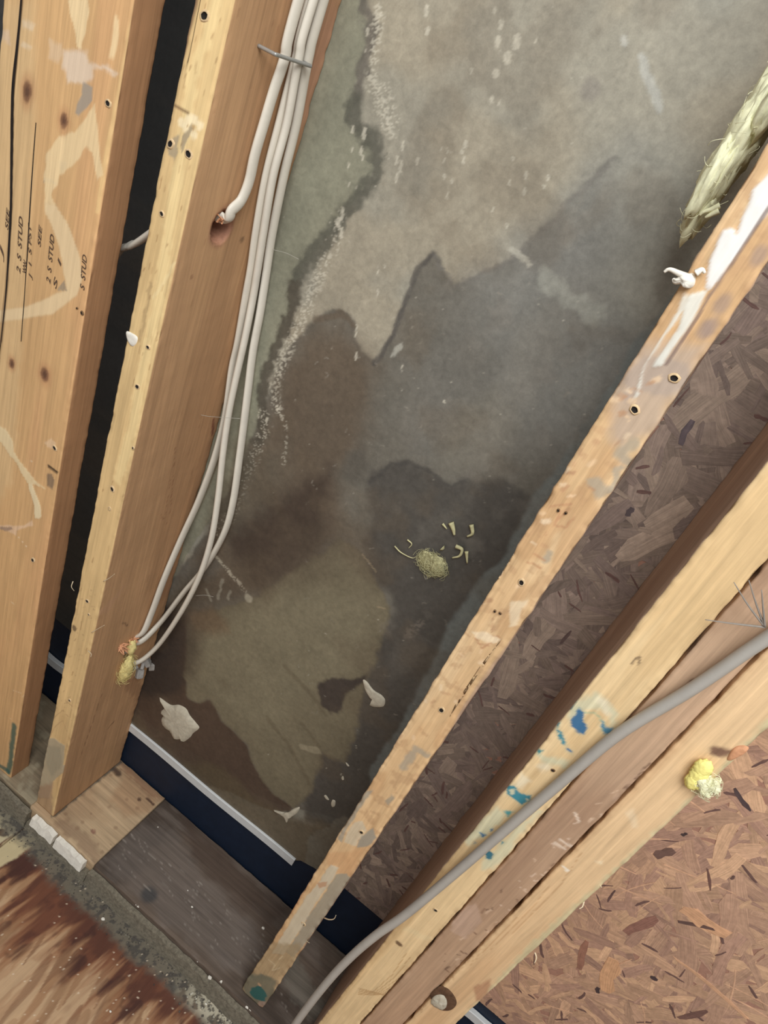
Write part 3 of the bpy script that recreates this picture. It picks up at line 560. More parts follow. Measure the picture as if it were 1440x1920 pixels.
tag(board('sill_board', (PF, D + .003), (-.037, -.0015), (xj + .0008, 1.6), 'X', {'q1': .002, 'p0': .006}, (xj, .66, .002), 'wood_x', 1.15, (94, 80, 68), {'q1': op_dark}, 33), 'dark stained sill board scattered with white specks', 'sill plate')
tag(board('sill_board', (PF + .002, D + .003), (-.037, -.001), (-.75, -.0368), 'X', {'q1': .003, 'p0': .006}, (-.2, -.03, .003), 'wood_x', 1.2, (128, 112, 88), {'q1': op_left}, 35), 'dusty grey-brown sill board between the two left studs', 'sill plate')

# ------------------------------------------------------------------ studs
c1 = dict(off=(0, 0), k=4.5); c2 = dict(off=(0, 380), k=4.5); c3 = dict(off=(0, 760), k=6.4)
PALE = (232, 202, 148)
def op_s1(pt):
    pt.poly([(-60, 0), (66, 0), (66, 240), (60, 330), (52, 480), (40, 640), (35, 760), (24, 900), (-40, 1000)], (214, 178, 122), .008, .7, .004)
    pt.tint(18, (212, 160, 104), .5, .68, .6, 4, 1, .15)
    pt.poly([(570, -20), (740, -20), (750, 100), (720, 280), (690, 370), (690, 420), (650, 400), (640, 290), (600, 150)], PALE, .0008, .9, .001, **c1)
    pt.poly([(970, 120), (1000, 170), (1000, 300), (960, 500), (920, 480), (950, 300)], PALE, .001, .8, .001, **c1)
    pt.poly([(1130, -20), (1145, 0), (1000, 800), (900, 1400), (830, 1800), (800, 1800), (860, 1400), (960, 900), (1050, 400)], (226, 186, 120), .001, .8, .001, **c1)
    pt.poly([(540, 430), (660, 410), (740, 440), (760, 520), (900, 560), (990, 620), (940, 640), (880, 590), (790, 560), (790, 680), (700, 720), (560, 690), (530, 560)], (224, 202, 176), .002, .75, .003, grain=.4, **c1)
    pt.poly([(420, 310), (530, 380), (500, 520), (410, 500)], (218, 188, 150), .002, .6, .003, **c1)
    pt.poly([(180, 150), (300, 210), (280, 260), (190, 230)], (220, 194, 156), .001, .7, .002, **c1); pt.poly([(170, 350), (270, 400), (250, 430), (180, 400)], (220, 194, 156), .001, .7, .002, **c1); pt.poly([(0, 240), (80, 270), (90, 390), (0, 330)], (214, 184, 150), .001, .7, .002, **c1)
    pt.poly([(700, 680), (780, 740), (780, 850), (720, 920), (660, 980), (635, 960), (650, 870), (690, 800)], (162, 146, 126), .0008, .95, .001, grain=.2, **c1)
    pt.poly([(500, 1360), (560, 1370), (560, 1420), (510, 1450)], (160, 142, 116), .0008, .9, .001, **c1); pt.poly([(370, 1490), (470, 1530), (480, 1560), (370, 1530)], (166, 148, 122), .0006, .9, .001, **c1)
    pt.poly([(640, 1100), (800, 880), (840, 1290), (870, 1480), (820, 1520), (780, 1280), (720, 1240), (640, 1370), (500, 1480), (490, 1560), (430, 1640), (480, 1740), (440, 1800), (380, 1800), (370, 1500), (390, 1300), (500, 1150)], (230, 200, 146), .001, .85, .002, **c1)
    pt.poly([(380, 0), (470, 20), (560, 150), (620, 300), (680, 480), (690, 650), (650, 780), (560, 850), (450, 940), (300, 960), (200, 980), (0, 1010), (-90, 1010), (-90, 930), (0, 910), (200, 880), (350, 830), (480, 760), (560, 740), (550, 650), (530, 600), (520, 480), (500, 380), (440, 200), (380, 80)], (226, 196, 146), .0008, .9, .001, grain=.4, edge=((206, 170, 118), .0008, .4), **c2)
    pt.poly([(480, 740), (540, 650), (565, 745)], (156, 136, 108), .0006, .9, .0006, **c2)
    pt.poly([(-60, 250), (0, 255), (70, 290), (150, 420), (170, 560), (230, 660), (330, 780), (440, 920), (540, 1000), (430, 950), (330, 930), (260, 820), (200, 690), (120, 600), (0, 430), (-60, 380)], (226, 202, 152), .0006, .85, .001, grain=.3, lift=.0004, **c3)
    pt.poly([(340, 940), (390, 940), (430, 1050), (490, 1200), (495, 1330), (470, 1360), (415, 1350), (410, 1200), (350, 1000)], (228, 208, 162), .0006, .9, .001, grain=.3, lift=.0005, **c3)
    pt.poly([(-60, 1440), (300, 1440), (390, 1380), (400, 1450), (320, 1460), (200, 1500), (200, 1560), (160, 1540), (0, 1480), (-60, 1490)], (224, 186, 146), .0008, .8, .0015, **c3)
    pt.poly([(0, 1460), (140, 1460), (160, 1490), (70, 1510), (0, 1490)], (150, 122, 100), .0006, .8, .001, **c3); pt.poly([(540, 450), (620, 400), (680, 470), (640, 520), (570, 500)], (224, 188, 144), .0008, .7, .002, **c3)
    pt.poly([(560, 820), (620, 820), (650, 900), (630, 1010), (560, 960)], (122, 102, 80), .001, .8, .001, **c3); pt.line([(585, 730), (680, 800)], .0035, (46, 34, 26), .95, .0004, **c3); pt.line([(400, 675), (360, 670)], .0012, (228, 200, 160), .7, **c3)
    pt.line([(220, 1580), (350, 1735)], .0008, (232, 204, 164), .8, .0005, **c3)
    for u, v, r_, st in ((51, 172, .0052, 1.7), (120, 226, .0045, 1.4), (22, 682, .004, 1.3), (84, 702, .006, 1.3)):
        pt.dot(u, v, r_ * 1.7, (190, 138, 88), .7, .9, st); pt.dot(u, v, r_, (122, 82, 54), .9, .5, st); pt.dot(u, v, r_ * .5, (92, 60, 42), .8, .5, st)
    pt.line([(130, 1250), (120, 1330), (105, 1450), (90, 1600), (70, 1670)], .009, (52, 96, 84), .85, .002, off=(0, 1100), k=4.8); pt.line([(-60, 1590), (0, 1610), (70, 1660)], .009, (52, 92, 84), .8, .002, off=(0, 1100), k=4.8)
    for a in ([(115, 930), (190, 960)], [(200, 990), (270, 950)], [(60, 1150), (100, 1190)], [(100, 140), (130, 160)]): pt.line(a, .001, (226, 196, 150), .7, .0005, off=(0, 1100), k=4.8)
    pt.line([(40, 0), (33, 80), (24, 170), (22, 290), (20, 400), (11, 540), (0, 640)], .004, (96, 66, 42), .6, .0004)
CR1 = [(44, -60), (40, 0), (33, 80), (24, 170), (22, 290), (20, 400), (12, 540), (2, 640), (-8, 720)]
CR2 = [(68, 230), (62, 310), (56, 400), (52, 470), (46, 560), (40, 640)]
def shape_s1(W3, FC):
    groove(W3, FC, 'q0', CR1, .0014, .002, 1, 0, 1)
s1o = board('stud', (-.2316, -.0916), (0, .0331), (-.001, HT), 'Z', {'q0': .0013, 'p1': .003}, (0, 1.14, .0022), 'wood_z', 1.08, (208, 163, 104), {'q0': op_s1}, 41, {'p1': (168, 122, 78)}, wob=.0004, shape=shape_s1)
tag(s1o, 'wide flat stud with long splits, stamped lettering and cream glue smears', 'stud')
for u, v in ((203, 194), (103, 840), (62, 1050)): nailhole(s1o, u, v, 1, 0, .0022)
nailhole(s1o, 154, 587, 1, 0, .0013, halo=False); nailhole(s1o, 145, 578, 1, 0, .0008, halo=False)
def split_shade(pts, w0, w1):  # dark ribbon laid over the crack; its colour stands for the inner shade
    P = smoothpath([at(u, v, 1, 0) for u, v in pts], 8); n = len(P); V = []
    for i, p_ in enumerate(P):
        t = i / (n - 1); wd = (w0 + (w1 - w0) * math.sin(math.pi * min(1, t * 1.15)) ** 1.2) * (1 + .35 * (float(fbm(np.array([i * .6]), np.array([w1 * 9e3]), 5, 2)[0]) - .5))
        V += [(p_[0] - wd / 2, -.0002, p_[2]), (p_[0] - wd * .2, -.0007, p_[2]), (p_[0] + wd / 2, -.0002, p_[2])]
    Fq = [(i * 3 + j, i * 3 + j + 1, i * 3 + j + 4, i * 3 + j + 3) for i in range(n - 1) for j in (0, 1)]
    return tag(mkobj('split_shade', V, Fq, 'hole', parent=s1o), 'dark ribbon for the shade inside a long drying crack')
split_shade(CR1, .0009, .0034); split_shade(CR2, .0006, .0013)
# lumber stamps
def stamp(parent, txt, u0, v0, u1, v1, height):
    a = at(u0, v0, 1, 0); b = at(u1, v1, 1, 0); cu = bpy.data.curves.new('stamp', 'FONT'); cu.body = txt; cu.size = 1.0; cu.shear = .25; cu.offset = .018; cu.resolution_u = 3
    to = bpy.data.objects.new('stamp', cu); COL.objects.link(to); bpy.context.view_layer.update(); me = bpy.data.meshes.new_from_object(to.evaluated_get(bpy.context.evaluated_depsgraph_get()))
    bpy.data.objects.remove(to); co = np.array([v.co[:] for v in me.vertices]); co[:, :2] -= co[:, :2].min(0); wdt = co[:, 0].max(); hh = co[:, 1].max()
    ex = b - a; ln = np.linalg.norm(ex); ex /= ln; ey = np.cross([0, -1, 0], ex); ey /= np.linalg.norm(ey)
    W3 = a + np.outer(co[:, 0] / wdt * ln, ex) + np.outer(co[:, 1] / hh * height, ey) + np.array([0, -.00045, 0])
    fs = [tuple(p.vertices) for p in me.polygons]; bpy.data.meshes.remove(me)
    return tag(mkobj('grade_stamp', W3, fs, 'ink', parent=parent, smooth=False), 'faded dark stamped letters')
stamp(s1o, '2  S  STUD', 39, 514, 44, 408, .0058); stamp(s1o, 'WW', 50, 514, 52, 490, .0055); stamp(s1o, 'J  1  S PST', 62, 526, 61, 420, .0055); stamp(s1o, 'SEE', 77, 464, 80, 424, .0045)
stamp(s1o, '2  S  STUD', 95, 533, 103, 442, .0058); stamp(s1o, 'S  1', 106, 543, 117, 488, .0052); stamp(s1o, 'S  STUD', 159, 545, 164, 480, .0060); stamp(s1o, 'J', 8, 492, 9, 462, .006); stamp(s1o, 'SEE', 16, 432, 19, 392, .0045)

k5 = dict(off=(250, 0), k=5.484)
def op_s2f(pt):
    pt.tint(30, (226, 192, 128), .48, .64, .8, 3, 1, .12); pt.tint(22, (196, 158, 100), .55, .7, .6, 5, 1, .3)
    pt.line([(405, 0), (390, 60), (360, 150), (350, 230), (335, 330), (318, 430), (300, 560), (262, 720), (250, 800), (222, 900)], .011, (238, 208, 142), .7, .004)
    pt.poly([(430, 1400), (480, 1380), (460, 1560), (430, 1640), (370, 1590), (350, 1500)], (166, 148, 116), .0008, .85, .002, grain=.3, **k5); pt.poly([(520, 1380), (600, 1270), (625, 1340), (560, 1440), (500, 1580), (490, 1500)], (160, 142, 112), .0008, .85, .002, grain=.3, **k5)
    for u, v in ((600, 1225), (570, 1240), (690, 1290), (630, 1385), (540, 1310), (640, 1235), (500, 1265)): pt.dot(u, v, .0035, (242, 220, 172), .85, .6, **k5)
    pt.line([(420, 1080), (470, 1105), (570, 1160)], .0014, (120, 88, 56), .8, .0008, **k5)
    pt.line([(285, 530), (272, 600), (262, 640)], .004, (170, 140, 92), .6, .003); pt.line([(345, 470), (290, 560)], .003, (236, 210, 150), .6)
    for _ in range(60):
        y = rnd.uniform(0, 1330); x = 400 - y * .2 + rnd.uniform(-40, 30); pt.line([(x, y), (x - 2, y + rnd.uniform(3, 16))], .0014, (160, 120, 72), rnd.uniform(.3, .7), .0006)
    k4 = dict(off=(0, 1100), k=4.8)
    for _ in range(70):
        y = rnd.uniform(0, 1300); x = 780 - y * .25 + rnd.uniform(-90, 110); pt.line([(x, y), (x + rnd.uniform(-25, 30), y + rnd.uniform(-4, 14))], .001, (172, 138, 92), rnd.uniform(.3, .8), .0006, **k4)
    pt.dot(665, 372, .0035, (120, 96, 66), .9, .5, 1.4, **k4)
    for a in ([(600, 1300), (560, 1200), (490, 1260), (450, 1340)], [(640, 1200), (560, 1110), (480, 1180)], [(660, 1080), (580, 1020)]): pt.line(a, .0012, (184, 146, 96), .7, .0006, **k4)
    pt.poly([(400, 1370), (490, 1360), (540, 1400), (585, 1425), (570, 1600), (610, 1640), (540, 1690), (480, 1750), (450, 1900), (330, 1900), (350, 1650), (380, 1500)], (172, 158, 128), .0008, .9, .0015, grain=.3, lift=.0006, **k4)
    pt.poly([(420, 1420), (540, 1440), (560, 1600), (470, 1720), (420, 1600)], (158, 146, 118), .003, .8, .002, grain=.2, **k4); pt.poly([(340, 1800), (480, 1760), (470, 2050), (330, 2050)], (164, 130, 96), .004, .8, .003, **k4)
def op_s2s(pt):
    pt.tint(12, (166, 124, 82), .45, .62, .6, 3, 1, .12); pt.tint(20, (192, 148, 100), .52, .66, .6, 6, 1, .1)
    pt.poly([(560, 0), (660, 0), (600, 200), (560, 260), (540, 200)], (176, 126, 98), .02, .6, .01)
    pt.poly([(400, 800), (450, 800), (380, 1010), (330, 1120), (300, 1120), (360, 960)], (136, 90, 60), .02, .5, .01); pt.poly([(560, 95), (590, 90), (580, 140), (560, 140)], (120, 82, 58), .01, .6, .006)
    pt.line([(402, 785), (398, 815)], .004, (110, 58, 42), .8); pt.line([(190, 1300), (168, 1370), (150, 1420)], .0012, (120, 84, 56), .6, .001)
    pt.poly([(182, 1150), (240, 1090), (230, 1105), (200, 1150)], (186, 142, 104), .002, .6, .002)
    pt.line([(245, 1280), (265, 1300), (240, 1400)], .02, (140, 100, 68), .5, .008); pt.line([(214, 1352), (203, 1365)], .0018, (84, 56, 40), .8); pt.line([(228, 1168), (240, 1172)], .0015, (70, 46, 34), .8)
    pt.line([(330, 840), (320, 960), (312, 985), (300, 960)], .0008, (140, 94, 60), .7); pt.line([(320, 900), (310, 970), (306, 975)], .0008, (140, 94, 60), .6)
    pt.dot(418, 427, .016, (150, 96, 74), .8, .5, 1.1); pt.dot(455, 450, .003, (120, 90, 60), .8); pt.dot(360, 520, .002, (130, 90, 60), .6)
    for _ in range(160):
        u = rnd.uniform(120, 620); v = rnd.uniform(0, 1400); pt.line([(u, v), (u - 4, v + rnd.uniform(8, 26))], .0009, (140, 96, 62), rnd.uniform(.15, .45), .0003)
HOLE = at(417, 427, 0, 0); HOLE2 = at(246, 1216, 0, 0)
def shape_s2(W3, FC):
    idx = np.where(FC == 'p1')[0]
    for c, ry, rz, dp, tl in ((HOLE, .0125, .0145, .030, .15), (HOLE2, .012, .016, .022, 0)):
        d = np.hypot((W3[idx, 1] - c[1]) / ry, (W3[idx, 2] - c[2]) / rz); W3[idx, 0] -= dp * sstep(1.06, .86, d)
    # long wane on the front left arris, high up
    f = np.where(FC == 'q0')[0]; z = W3[f, 2]; t = sstep(.99, 1.06, z); W3[f, 0] += np.where(W3[f, 0] < -.030, .004 * t, 0)
    W3[:, 0] += .0008 * np.sin(W3[:, 2] * 5.2 + .4) * sstep(0, .3, W3[:, 2])
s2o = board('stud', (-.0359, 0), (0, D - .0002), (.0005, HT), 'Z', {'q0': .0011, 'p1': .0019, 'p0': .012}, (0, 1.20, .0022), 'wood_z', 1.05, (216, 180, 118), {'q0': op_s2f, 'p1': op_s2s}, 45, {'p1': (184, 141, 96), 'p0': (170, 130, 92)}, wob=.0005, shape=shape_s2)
tag(s2o, 'stud with yellowed face that carries the bundle of white cables', 'stud')
for u, v, r_ in ((384, 30, .0028), (320, 270, .0024), (354, 289, .0026), (304, 401, .0018), (278, 651, .0016), (258, 725, .002), (211, 917, .0022), (206, 954, .0018), (164, 1127, .002), (167, 1152, .0012), (131, 1313, .0016), (250, 840, .0012)): nailhole(s2o, u, v, 1, 0, r_)
def torn(parent, u, v, ax, val, n, seed, sx, sz, ln):
    rr = random.Random(seed); c = at(u, v, ax, val); parts = []
    for _ in range(n):
        a = np.array([rr.uniform(.0005, .004), rr.uniform(-sx, sx), rr.uniform(-sz, sz)]) + c; d = np.array([rr.uniform(.2, 1), rr.uniform(-1, 1), rr.uniform(-1, 1)]); d /= np.linalg.norm(d)
        parts.append(tube([a - d * .002, a + d * ln * .5, a + d * ln * rr.uniform(.7, 1.2)], .0016, .0006, seg=4, taper=[1, .8, .15]))
    return mkobj('torn_wood_splinters', *merge(parts), 'splinter', parent=parent, smooth=False)
torn(s2o, 247, 1200, 0, 0, 22, 5, .006, .004, .009); torn(s2o, 226, 1212, 0, 0, 14, 6, .004, .005, .009); torn(s2o, 411, 409, 0, 0, 7, 8, .003, .002, .004)
for pts in ([(194, 1090), (205, 1084), (215, 1076)], [(172, 1186), (182, 1180), (196, 1172)], [(137, 1090), (134, 1100), (139, 1108)], [(165, 1220), (171, 1226), (170, 1232)]): thread('splinter', [at(u, v, 1, -.002 - .003 * i) for i, (u, v) in enumerate(pts)], .0006, 'fibre', parent=s2o)
tag(splat('paint_flake', [(236, 622), (246, 624), (258, 632), (256, 644), (248, 650), (240, 640)], 1, 0, .0009, 'plaster', parent=s2o, seed=4), 'curled white paint flake')

k7 = dict(off=(440, 1480), k=4.0); ku = dict(off=(1180, 240), k=3.692)
def op_s3(pt):
    pt.tint(30, (228, 193, 142), .48, .66, .7, 3, 1, .3); pt.tint(40, (198, 154, 102), .55, .68, .7, 5, 1, .35); pt.tint(90, (188, 146, 100), .6, .7, .5, 8)
    pt.poly([(1340, 640), (1200, 645), (1150, 740), (1140, 800), (1170, 860), (1180, 830), (1240, 790)], (182, 160, 138), .006, .8, .006, 60, grain=.4)
    pt.poly([(20, 1640), (120, 1580), (260, 1590), (400, 1620), (410, 1740), (300, 1850), (100, 1830), (-40, 1900), (-40, 1760)], (172, 152, 134), .002, .8, .004, grain=.3, **ku)
    pt.poly([(650, 690), (720, 690), (740, 740), (830, 520), (860, 420), (1100, 200), (1200, 300), (960, 580), (800, 800), (720, 920), (620, 1040), (560, 1110), (520, 1100), (550, 950), (600, 800)], (226, 224, 218), .0008, .92, .0015, grain=.2, lift=.001, **ku)
    pt.poly([(420, 1150), (540, 1120), (480, 1260), (380, 1420), (280, 1550), (230, 1640), (160, 1660), (220, 1560), (330, 1400)], (216, 214, 200), .0008, .9, .0012, grain=.2, lift=.0008, **ku)
    pt.poly([(380, 1150), (430, 1170), (340, 1320), (250, 1440), (130, 1620), (90, 1720), (60, 1850), (20, 1900), (60, 1760), (160, 1550), (300, 1330)], (214, 210, 194), .0008, .85, .0012, grain=.2, lift=.0008, **ku)
    pt.line([(250, 1640), (380, 1450), (560, 1160), (760, 860), (960, 560), (1100, 360)], .002, (120, 98, 88), .8, .0005, **ku)
    for u, v in ((640, 1220), (900, 880), (520, 1400), (560, 1380)): pt.dot(u, v, .004, (150, 128, 116), .6, .9, 1.6, **ku)
    for a, wd in (([(1185, 880), (1160, 850), (1190, 830)], .008), ([(1125, 925), (1110, 905), (1140, 920)], .008), ([(1030, 1040), (1020, 1050)], .006), ([(755, 1440), (780, 1405), (800, 1415)], .007), ([(1160, 880), (1150, 920)], .005)): pt.line(a, wd, (172, 156, 130), .85, .003, grain=.3)
    for _ in range(60):
        t = rnd.random(); u = 1190 - 460 * t + rnd.uniform(-35, 45); v = 720 + 720 * t + rnd.uniform(-20, 20); pt.line([(u, v), (u + rnd.uniform(-10, 14), v + rnd.uniform(-8, 8))], rnd.uniform(.0012, .004), rnd.choice([(236, 208, 168), (186, 138, 96), (232, 196, 150), (178, 132, 92)]), rnd.uniform(.4, .8), .0015)
    for a in ([(1050, 960), (1040, 985), (1062, 990), (1075, 970)], [(1030, 950), (1070, 945)], [(1045, 975), (1060, 962)], [(1000, 1040), (1020, 1050)], [(990, 1055), (1012, 1065)], [(890, 1195), (905, 1215), (930, 1200)], [(900, 1190), (935, 1195)]): pt.line(a, .0018, (188, 138, 94), .8, .001)
    pt.poly([(885, 1185), (915, 1185), (940, 1200), (925, 1205), (895, 1198)], (236, 212, 172), .001, .8, .002); pt.poly([(960, 1130), (990, 1125), (970, 1170), (955, 1175)], (234, 214, 176), .001, .6, .003)
    pt.poly([(980, 20), (1040, 0), (930, 160), (850, 290), (800, 400), (770, 370), (880, 170)], (160, 150, 130), .001, .85, .0015, grain=.3, **k7)
    pt.poly([(900, 240), (870, 290), (820, 390), (900, 420), (930, 380), (990, 300), (960, 240)], (206, 190, 158), .001, .8, .002, **k7)
    pt.poly([(980, 330), (1040, 290), (1065, 370), (990, 430), (920, 440), (930, 380)], (156, 148, 130), .0008, .9, .0015, grain=.2, **k7); pt.poly([(1130, 90), (1180, 40), (1200, 70), (1150, 120)], (160, 148, 126), .001, .8, .002, **k7)
    pt.poly([(700, 480), (960, 450), (870, 660), (760, 620), (690, 560)], (208, 158, 104), .003, .7, .003, **k7); pt.poly([(560, 660), (600, 620), (520, 780), (440, 920), (380, 960), (460, 820)], (190, 130, 82), .002, .7, .002, **k7)
    pt.poly([(640, 690), (690, 600), (720, 560), (780, 590), (700, 730), (600, 860), (520, 1010), (440, 1130), (370, 1240), (280, 1230), (350, 1110), (450, 940), (540, 800)], (204, 190, 160), .0008, .92, .0015, grain=.3, lift=.0005, **k7)
    pt.poly([(760, 640), (840, 630), (870, 680), (760, 840), (680, 960), (560, 1120), (440, 1260), (380, 1220), (480, 1080), (560, 940), (660, 800)], (160, 150, 128), .0008, .92, .0015, grain=.3, **k7)
    pt.poly([(620, 700), (700, 690), (690, 720), (640, 740)], (190, 140, 98), .0008, .8, .0015, **k7)
    pt.poly([(230, 1150), (500, 1160), (440, 1310), (330, 1440), (100, 1420), (180, 1240)], (166, 142, 102), .004, .75, .004, **k7)
    for a in ([(260, 1280), (300, 1320), (280, 1360), (340, 1340)], [(330, 1280), (360, 1250)], [(150, 1260), (190, 1230)]): pt.line(a, .0015, (200, 178, 136), .8, .001, **k7)
    pt.poly([(90, 1400), (200, 1380), (320, 1440), (290, 1520), (230, 1630), (120, 1600), (60, 1500)], (104, 106, 88), .003, .85, .003, grain=.3, **k7)
    pt.poly([(125, 1490), (190, 1470), (240, 1530), (225, 1590), (150, 1570), (110, 1530)], (38, 98, 92), .001, .95, .002, grain=.1, **k7); pt.dot(185, 1465, .003, (190, 150, 110), .9, **k7); pt.poly([(180, 1590), (230, 1590), (220, 1640), (170, 1620)], (170, 138, 116), .001, .8, .001, **k7)
def shape_s3(W3, FC):
    e = np.where((FC == 'q0'))[0]; x = W3[e, 0]; z = W3[e, 2]
    W3[e, 0] -= np.where(x > .400, sstep(.62, .66, z) * sstep(.76, .70, z) * .0035, 0); W3[e, 0] -= np.where(x < .3735, sstep(.16, .06, z) * .004 * (fbm(z * 60, z * 0, 3) - .1), 0)
    W3[e, 0] += np.where(x > .4035, sstep(.20, .10, z) * .004 * (fbm(z * 60, z * 0, 5) - .3), 0)
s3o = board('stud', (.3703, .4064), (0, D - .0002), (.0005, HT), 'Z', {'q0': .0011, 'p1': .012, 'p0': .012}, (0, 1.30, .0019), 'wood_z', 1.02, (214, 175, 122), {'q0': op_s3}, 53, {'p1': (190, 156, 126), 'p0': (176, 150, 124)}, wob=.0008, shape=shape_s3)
tag(s3o, 'middle stud smeared with white and grey mortar, teal paint at its foot', 'stud')
for u, v, r_ in ((1264, 709, .0022), (1190, 768, .0022), (978, 1092, .0020), (828, 1331, .0022), (678, 1560, .0020), (569, 1732, .0022)): nailhole(s3o, u, v, 1, 0, r_)
for u, v in ((1047, 957), (1061, 962), (928, 1146), (938, 1150)): nailhole(s3o, u, v, 1, 0, .0008, halo=False)
thread('splinter', [at(608, 1721, 1, .004), at(617, 1724, 1, -.004), at(626, 1723, 1, -.008), at(630, 1716, 1, -.010)], .0009, 'fibre', parent=s3o); thread('splinter', [at(574, 1764, 1, .002), at(580, 1768, 1, -.003)], .0007, 'fibre', parent=s3o)
tag(splat('caulk_glob', [(350, 1020), (400, 1010), (440, 1005), (460, 1040), (450, 1090), (420, 1110), (380, 1100), (360, 1070), (320, 1070), (300, 1040), (330, 1035)], 1, 0, .007, 'plaster', parent=s3o, seed=9, **ku), 'white blob of dried caulk')
for pts in ([(1290, 520), (1272, 512), (1255, 505), (1245, 510)], [(1282, 524), (1266, 528), (1262, 522)], [(1305, 512), (1316, 506), (1322, 512)]): thread('caulk_tail', [at(u, v, 1, -.004) for u, v in pts], .0024, 'plaster', parent=s3o)

kb = dict(off=(860, 1280), k=3.789)
BLUE = (34, 104, 150); TEAL = (30, 134, 152)
def op_s4f(pt):
    pt.tint(26, (238, 206, 150), .45, .62, .7, 3, 1, .12); pt.tint(30, (206, 168, 110), .56, .7, .6, 5, 1, .1)
    for P_ in ([(860, 130), (960, 60), (1060, 120), (1120, 220), (1120, 290), (1080, 320), (1070, 240), (1000, 180), (900, 190), (800, 260), (780, 230)], [(560, 480), (680, 540), (790, 570), (760, 600), (640, 580), (560, 520)], [(200, 930), (280, 880), (340, 950), (220, 1060), (60, 1160), (40, 1120)], [(420, 1010), (520, 960), (560, 900), (600, 930), (440, 1080), (380, 1180), (240, 1330), (160, 1330), (200, 1250), (300, 1150)]):
        pt.poly(P_, (206, 208, 172), .003, .7, .004, **kb)
    for P_ in ([(980, 90), (1060, 130), (1090, 220), (1050, 240), (1000, 160)], [(440, 640), (500, 690), (460, 760), (400, 740)], [(590, 560), (650, 590), (600, 640), (560, 600)]): pt.poly(P_, (240, 226, 190), .003, .7, .004, **kb)
    pt.line([(900, 210), (980, 220), (1030, 290), (1020, 340)], .0018, (160, 180, 140), .7, .001, **kb)
    for P_, c in (([(850, 185), (888, 215), (880, 270), (906, 325), (890, 368), (850, 360), (800, 312), (792, 268), (822, 235)], BLUE), ([(690, 318), (722, 338), (752, 395), (768, 440), (735, 432), (700, 372)], TEAL), ([(768, 455), (805, 480), (805, 492), (772, 482)], BLUE), ([(1018, 262), (1042, 312), (1100, 322), (1085, 345), (1040, 362), (1012, 312)], (60, 130, 160)), ([(345, 735), (400, 735), (432, 785), (515, 800), (505, 842), (450, 864), (400, 832), (345, 792)], TEAL), ([(552, 465), (612, 480), (572, 502)], (60, 140, 140)), ([(150, 1066), (195, 1088), (172, 1102)], BLUE), ([(195, 1185), (252, 1218), (232, 1255), (188, 1242)], (24, 110, 132)), ([(325, 908), (385, 918), (350, 955)], (70, 160, 160)), ([(222, 1040), (245, 1035), (240, 1056), (225, 1056)], BLUE), ([(290, 1110), (320, 1135), (300, 1145)], (60, 140, 150)), ([(100, 1130), (120, 1135), (108, 1145)], BLUE), ([(780, 180), (840, 125), (830, 150), (790, 200)], (60, 110, 120)), ([(690, 300), (720, 290), (700, 330)], (60, 140, 150))):
        pt.poly(P_, (140, 180, 160), .004, .5, .003, **kb); pt.poly(P_, c, .0008, .95, .0018, grain=.2, **kb)
    for P_ in ([(700, 345), (720, 352), (712, 372)], [(715, 400), (732, 405), (725, 415)], [(360, 760), (400, 755), (395, 790), (370, 800)], [(480, 822), (505, 830), (490, 845)]): pt.poly(P_, (222, 214, 170), .0006, .8, .001, **kb)
    for a in ([(1184, 1245), (1192, 1234), (1200, 1232), (1198, 1246)],): pt.line(a, .0015, (120, 96, 70), .8, .0005)
    kk = dict(off=(450, 1620), k=2.88)
    pt.dot(858, 430, .0045, (110, 80, 52), .9, .5, .8, **kk); pt.poly([(900, 340), (1040, 400), (1020, 420), (880, 360)], (232, 206, 152), .002, .6, .003, **kk)
    for i in range(7): pt.line([(640, 670 + 6 * i), (720 + 12 * i, 690 + 3 * i), (820 + 14 * i, 600 + 12 * i), (900 + 20 * i, 480 + 26 * i)], .0010, (190, 148, 92), .7, .0006, **kk)
def op_s4s(pt): pt.tint(26, (164, 134, 110), .45, .6, .6, 3, 1, .1)
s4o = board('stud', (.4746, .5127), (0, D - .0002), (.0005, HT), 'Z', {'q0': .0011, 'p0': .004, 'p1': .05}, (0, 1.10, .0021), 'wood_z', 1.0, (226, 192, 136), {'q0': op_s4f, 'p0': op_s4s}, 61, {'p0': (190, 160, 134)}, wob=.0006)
tag(s4o, 'stud splashed with bright blue paint, leftmost of the triple', 'stud')
nailhole(s4o, 817, 1706, 1, 0, .0018); nailhole(s4o, 1037, 1444, 1, 0, .0012, halo=False)
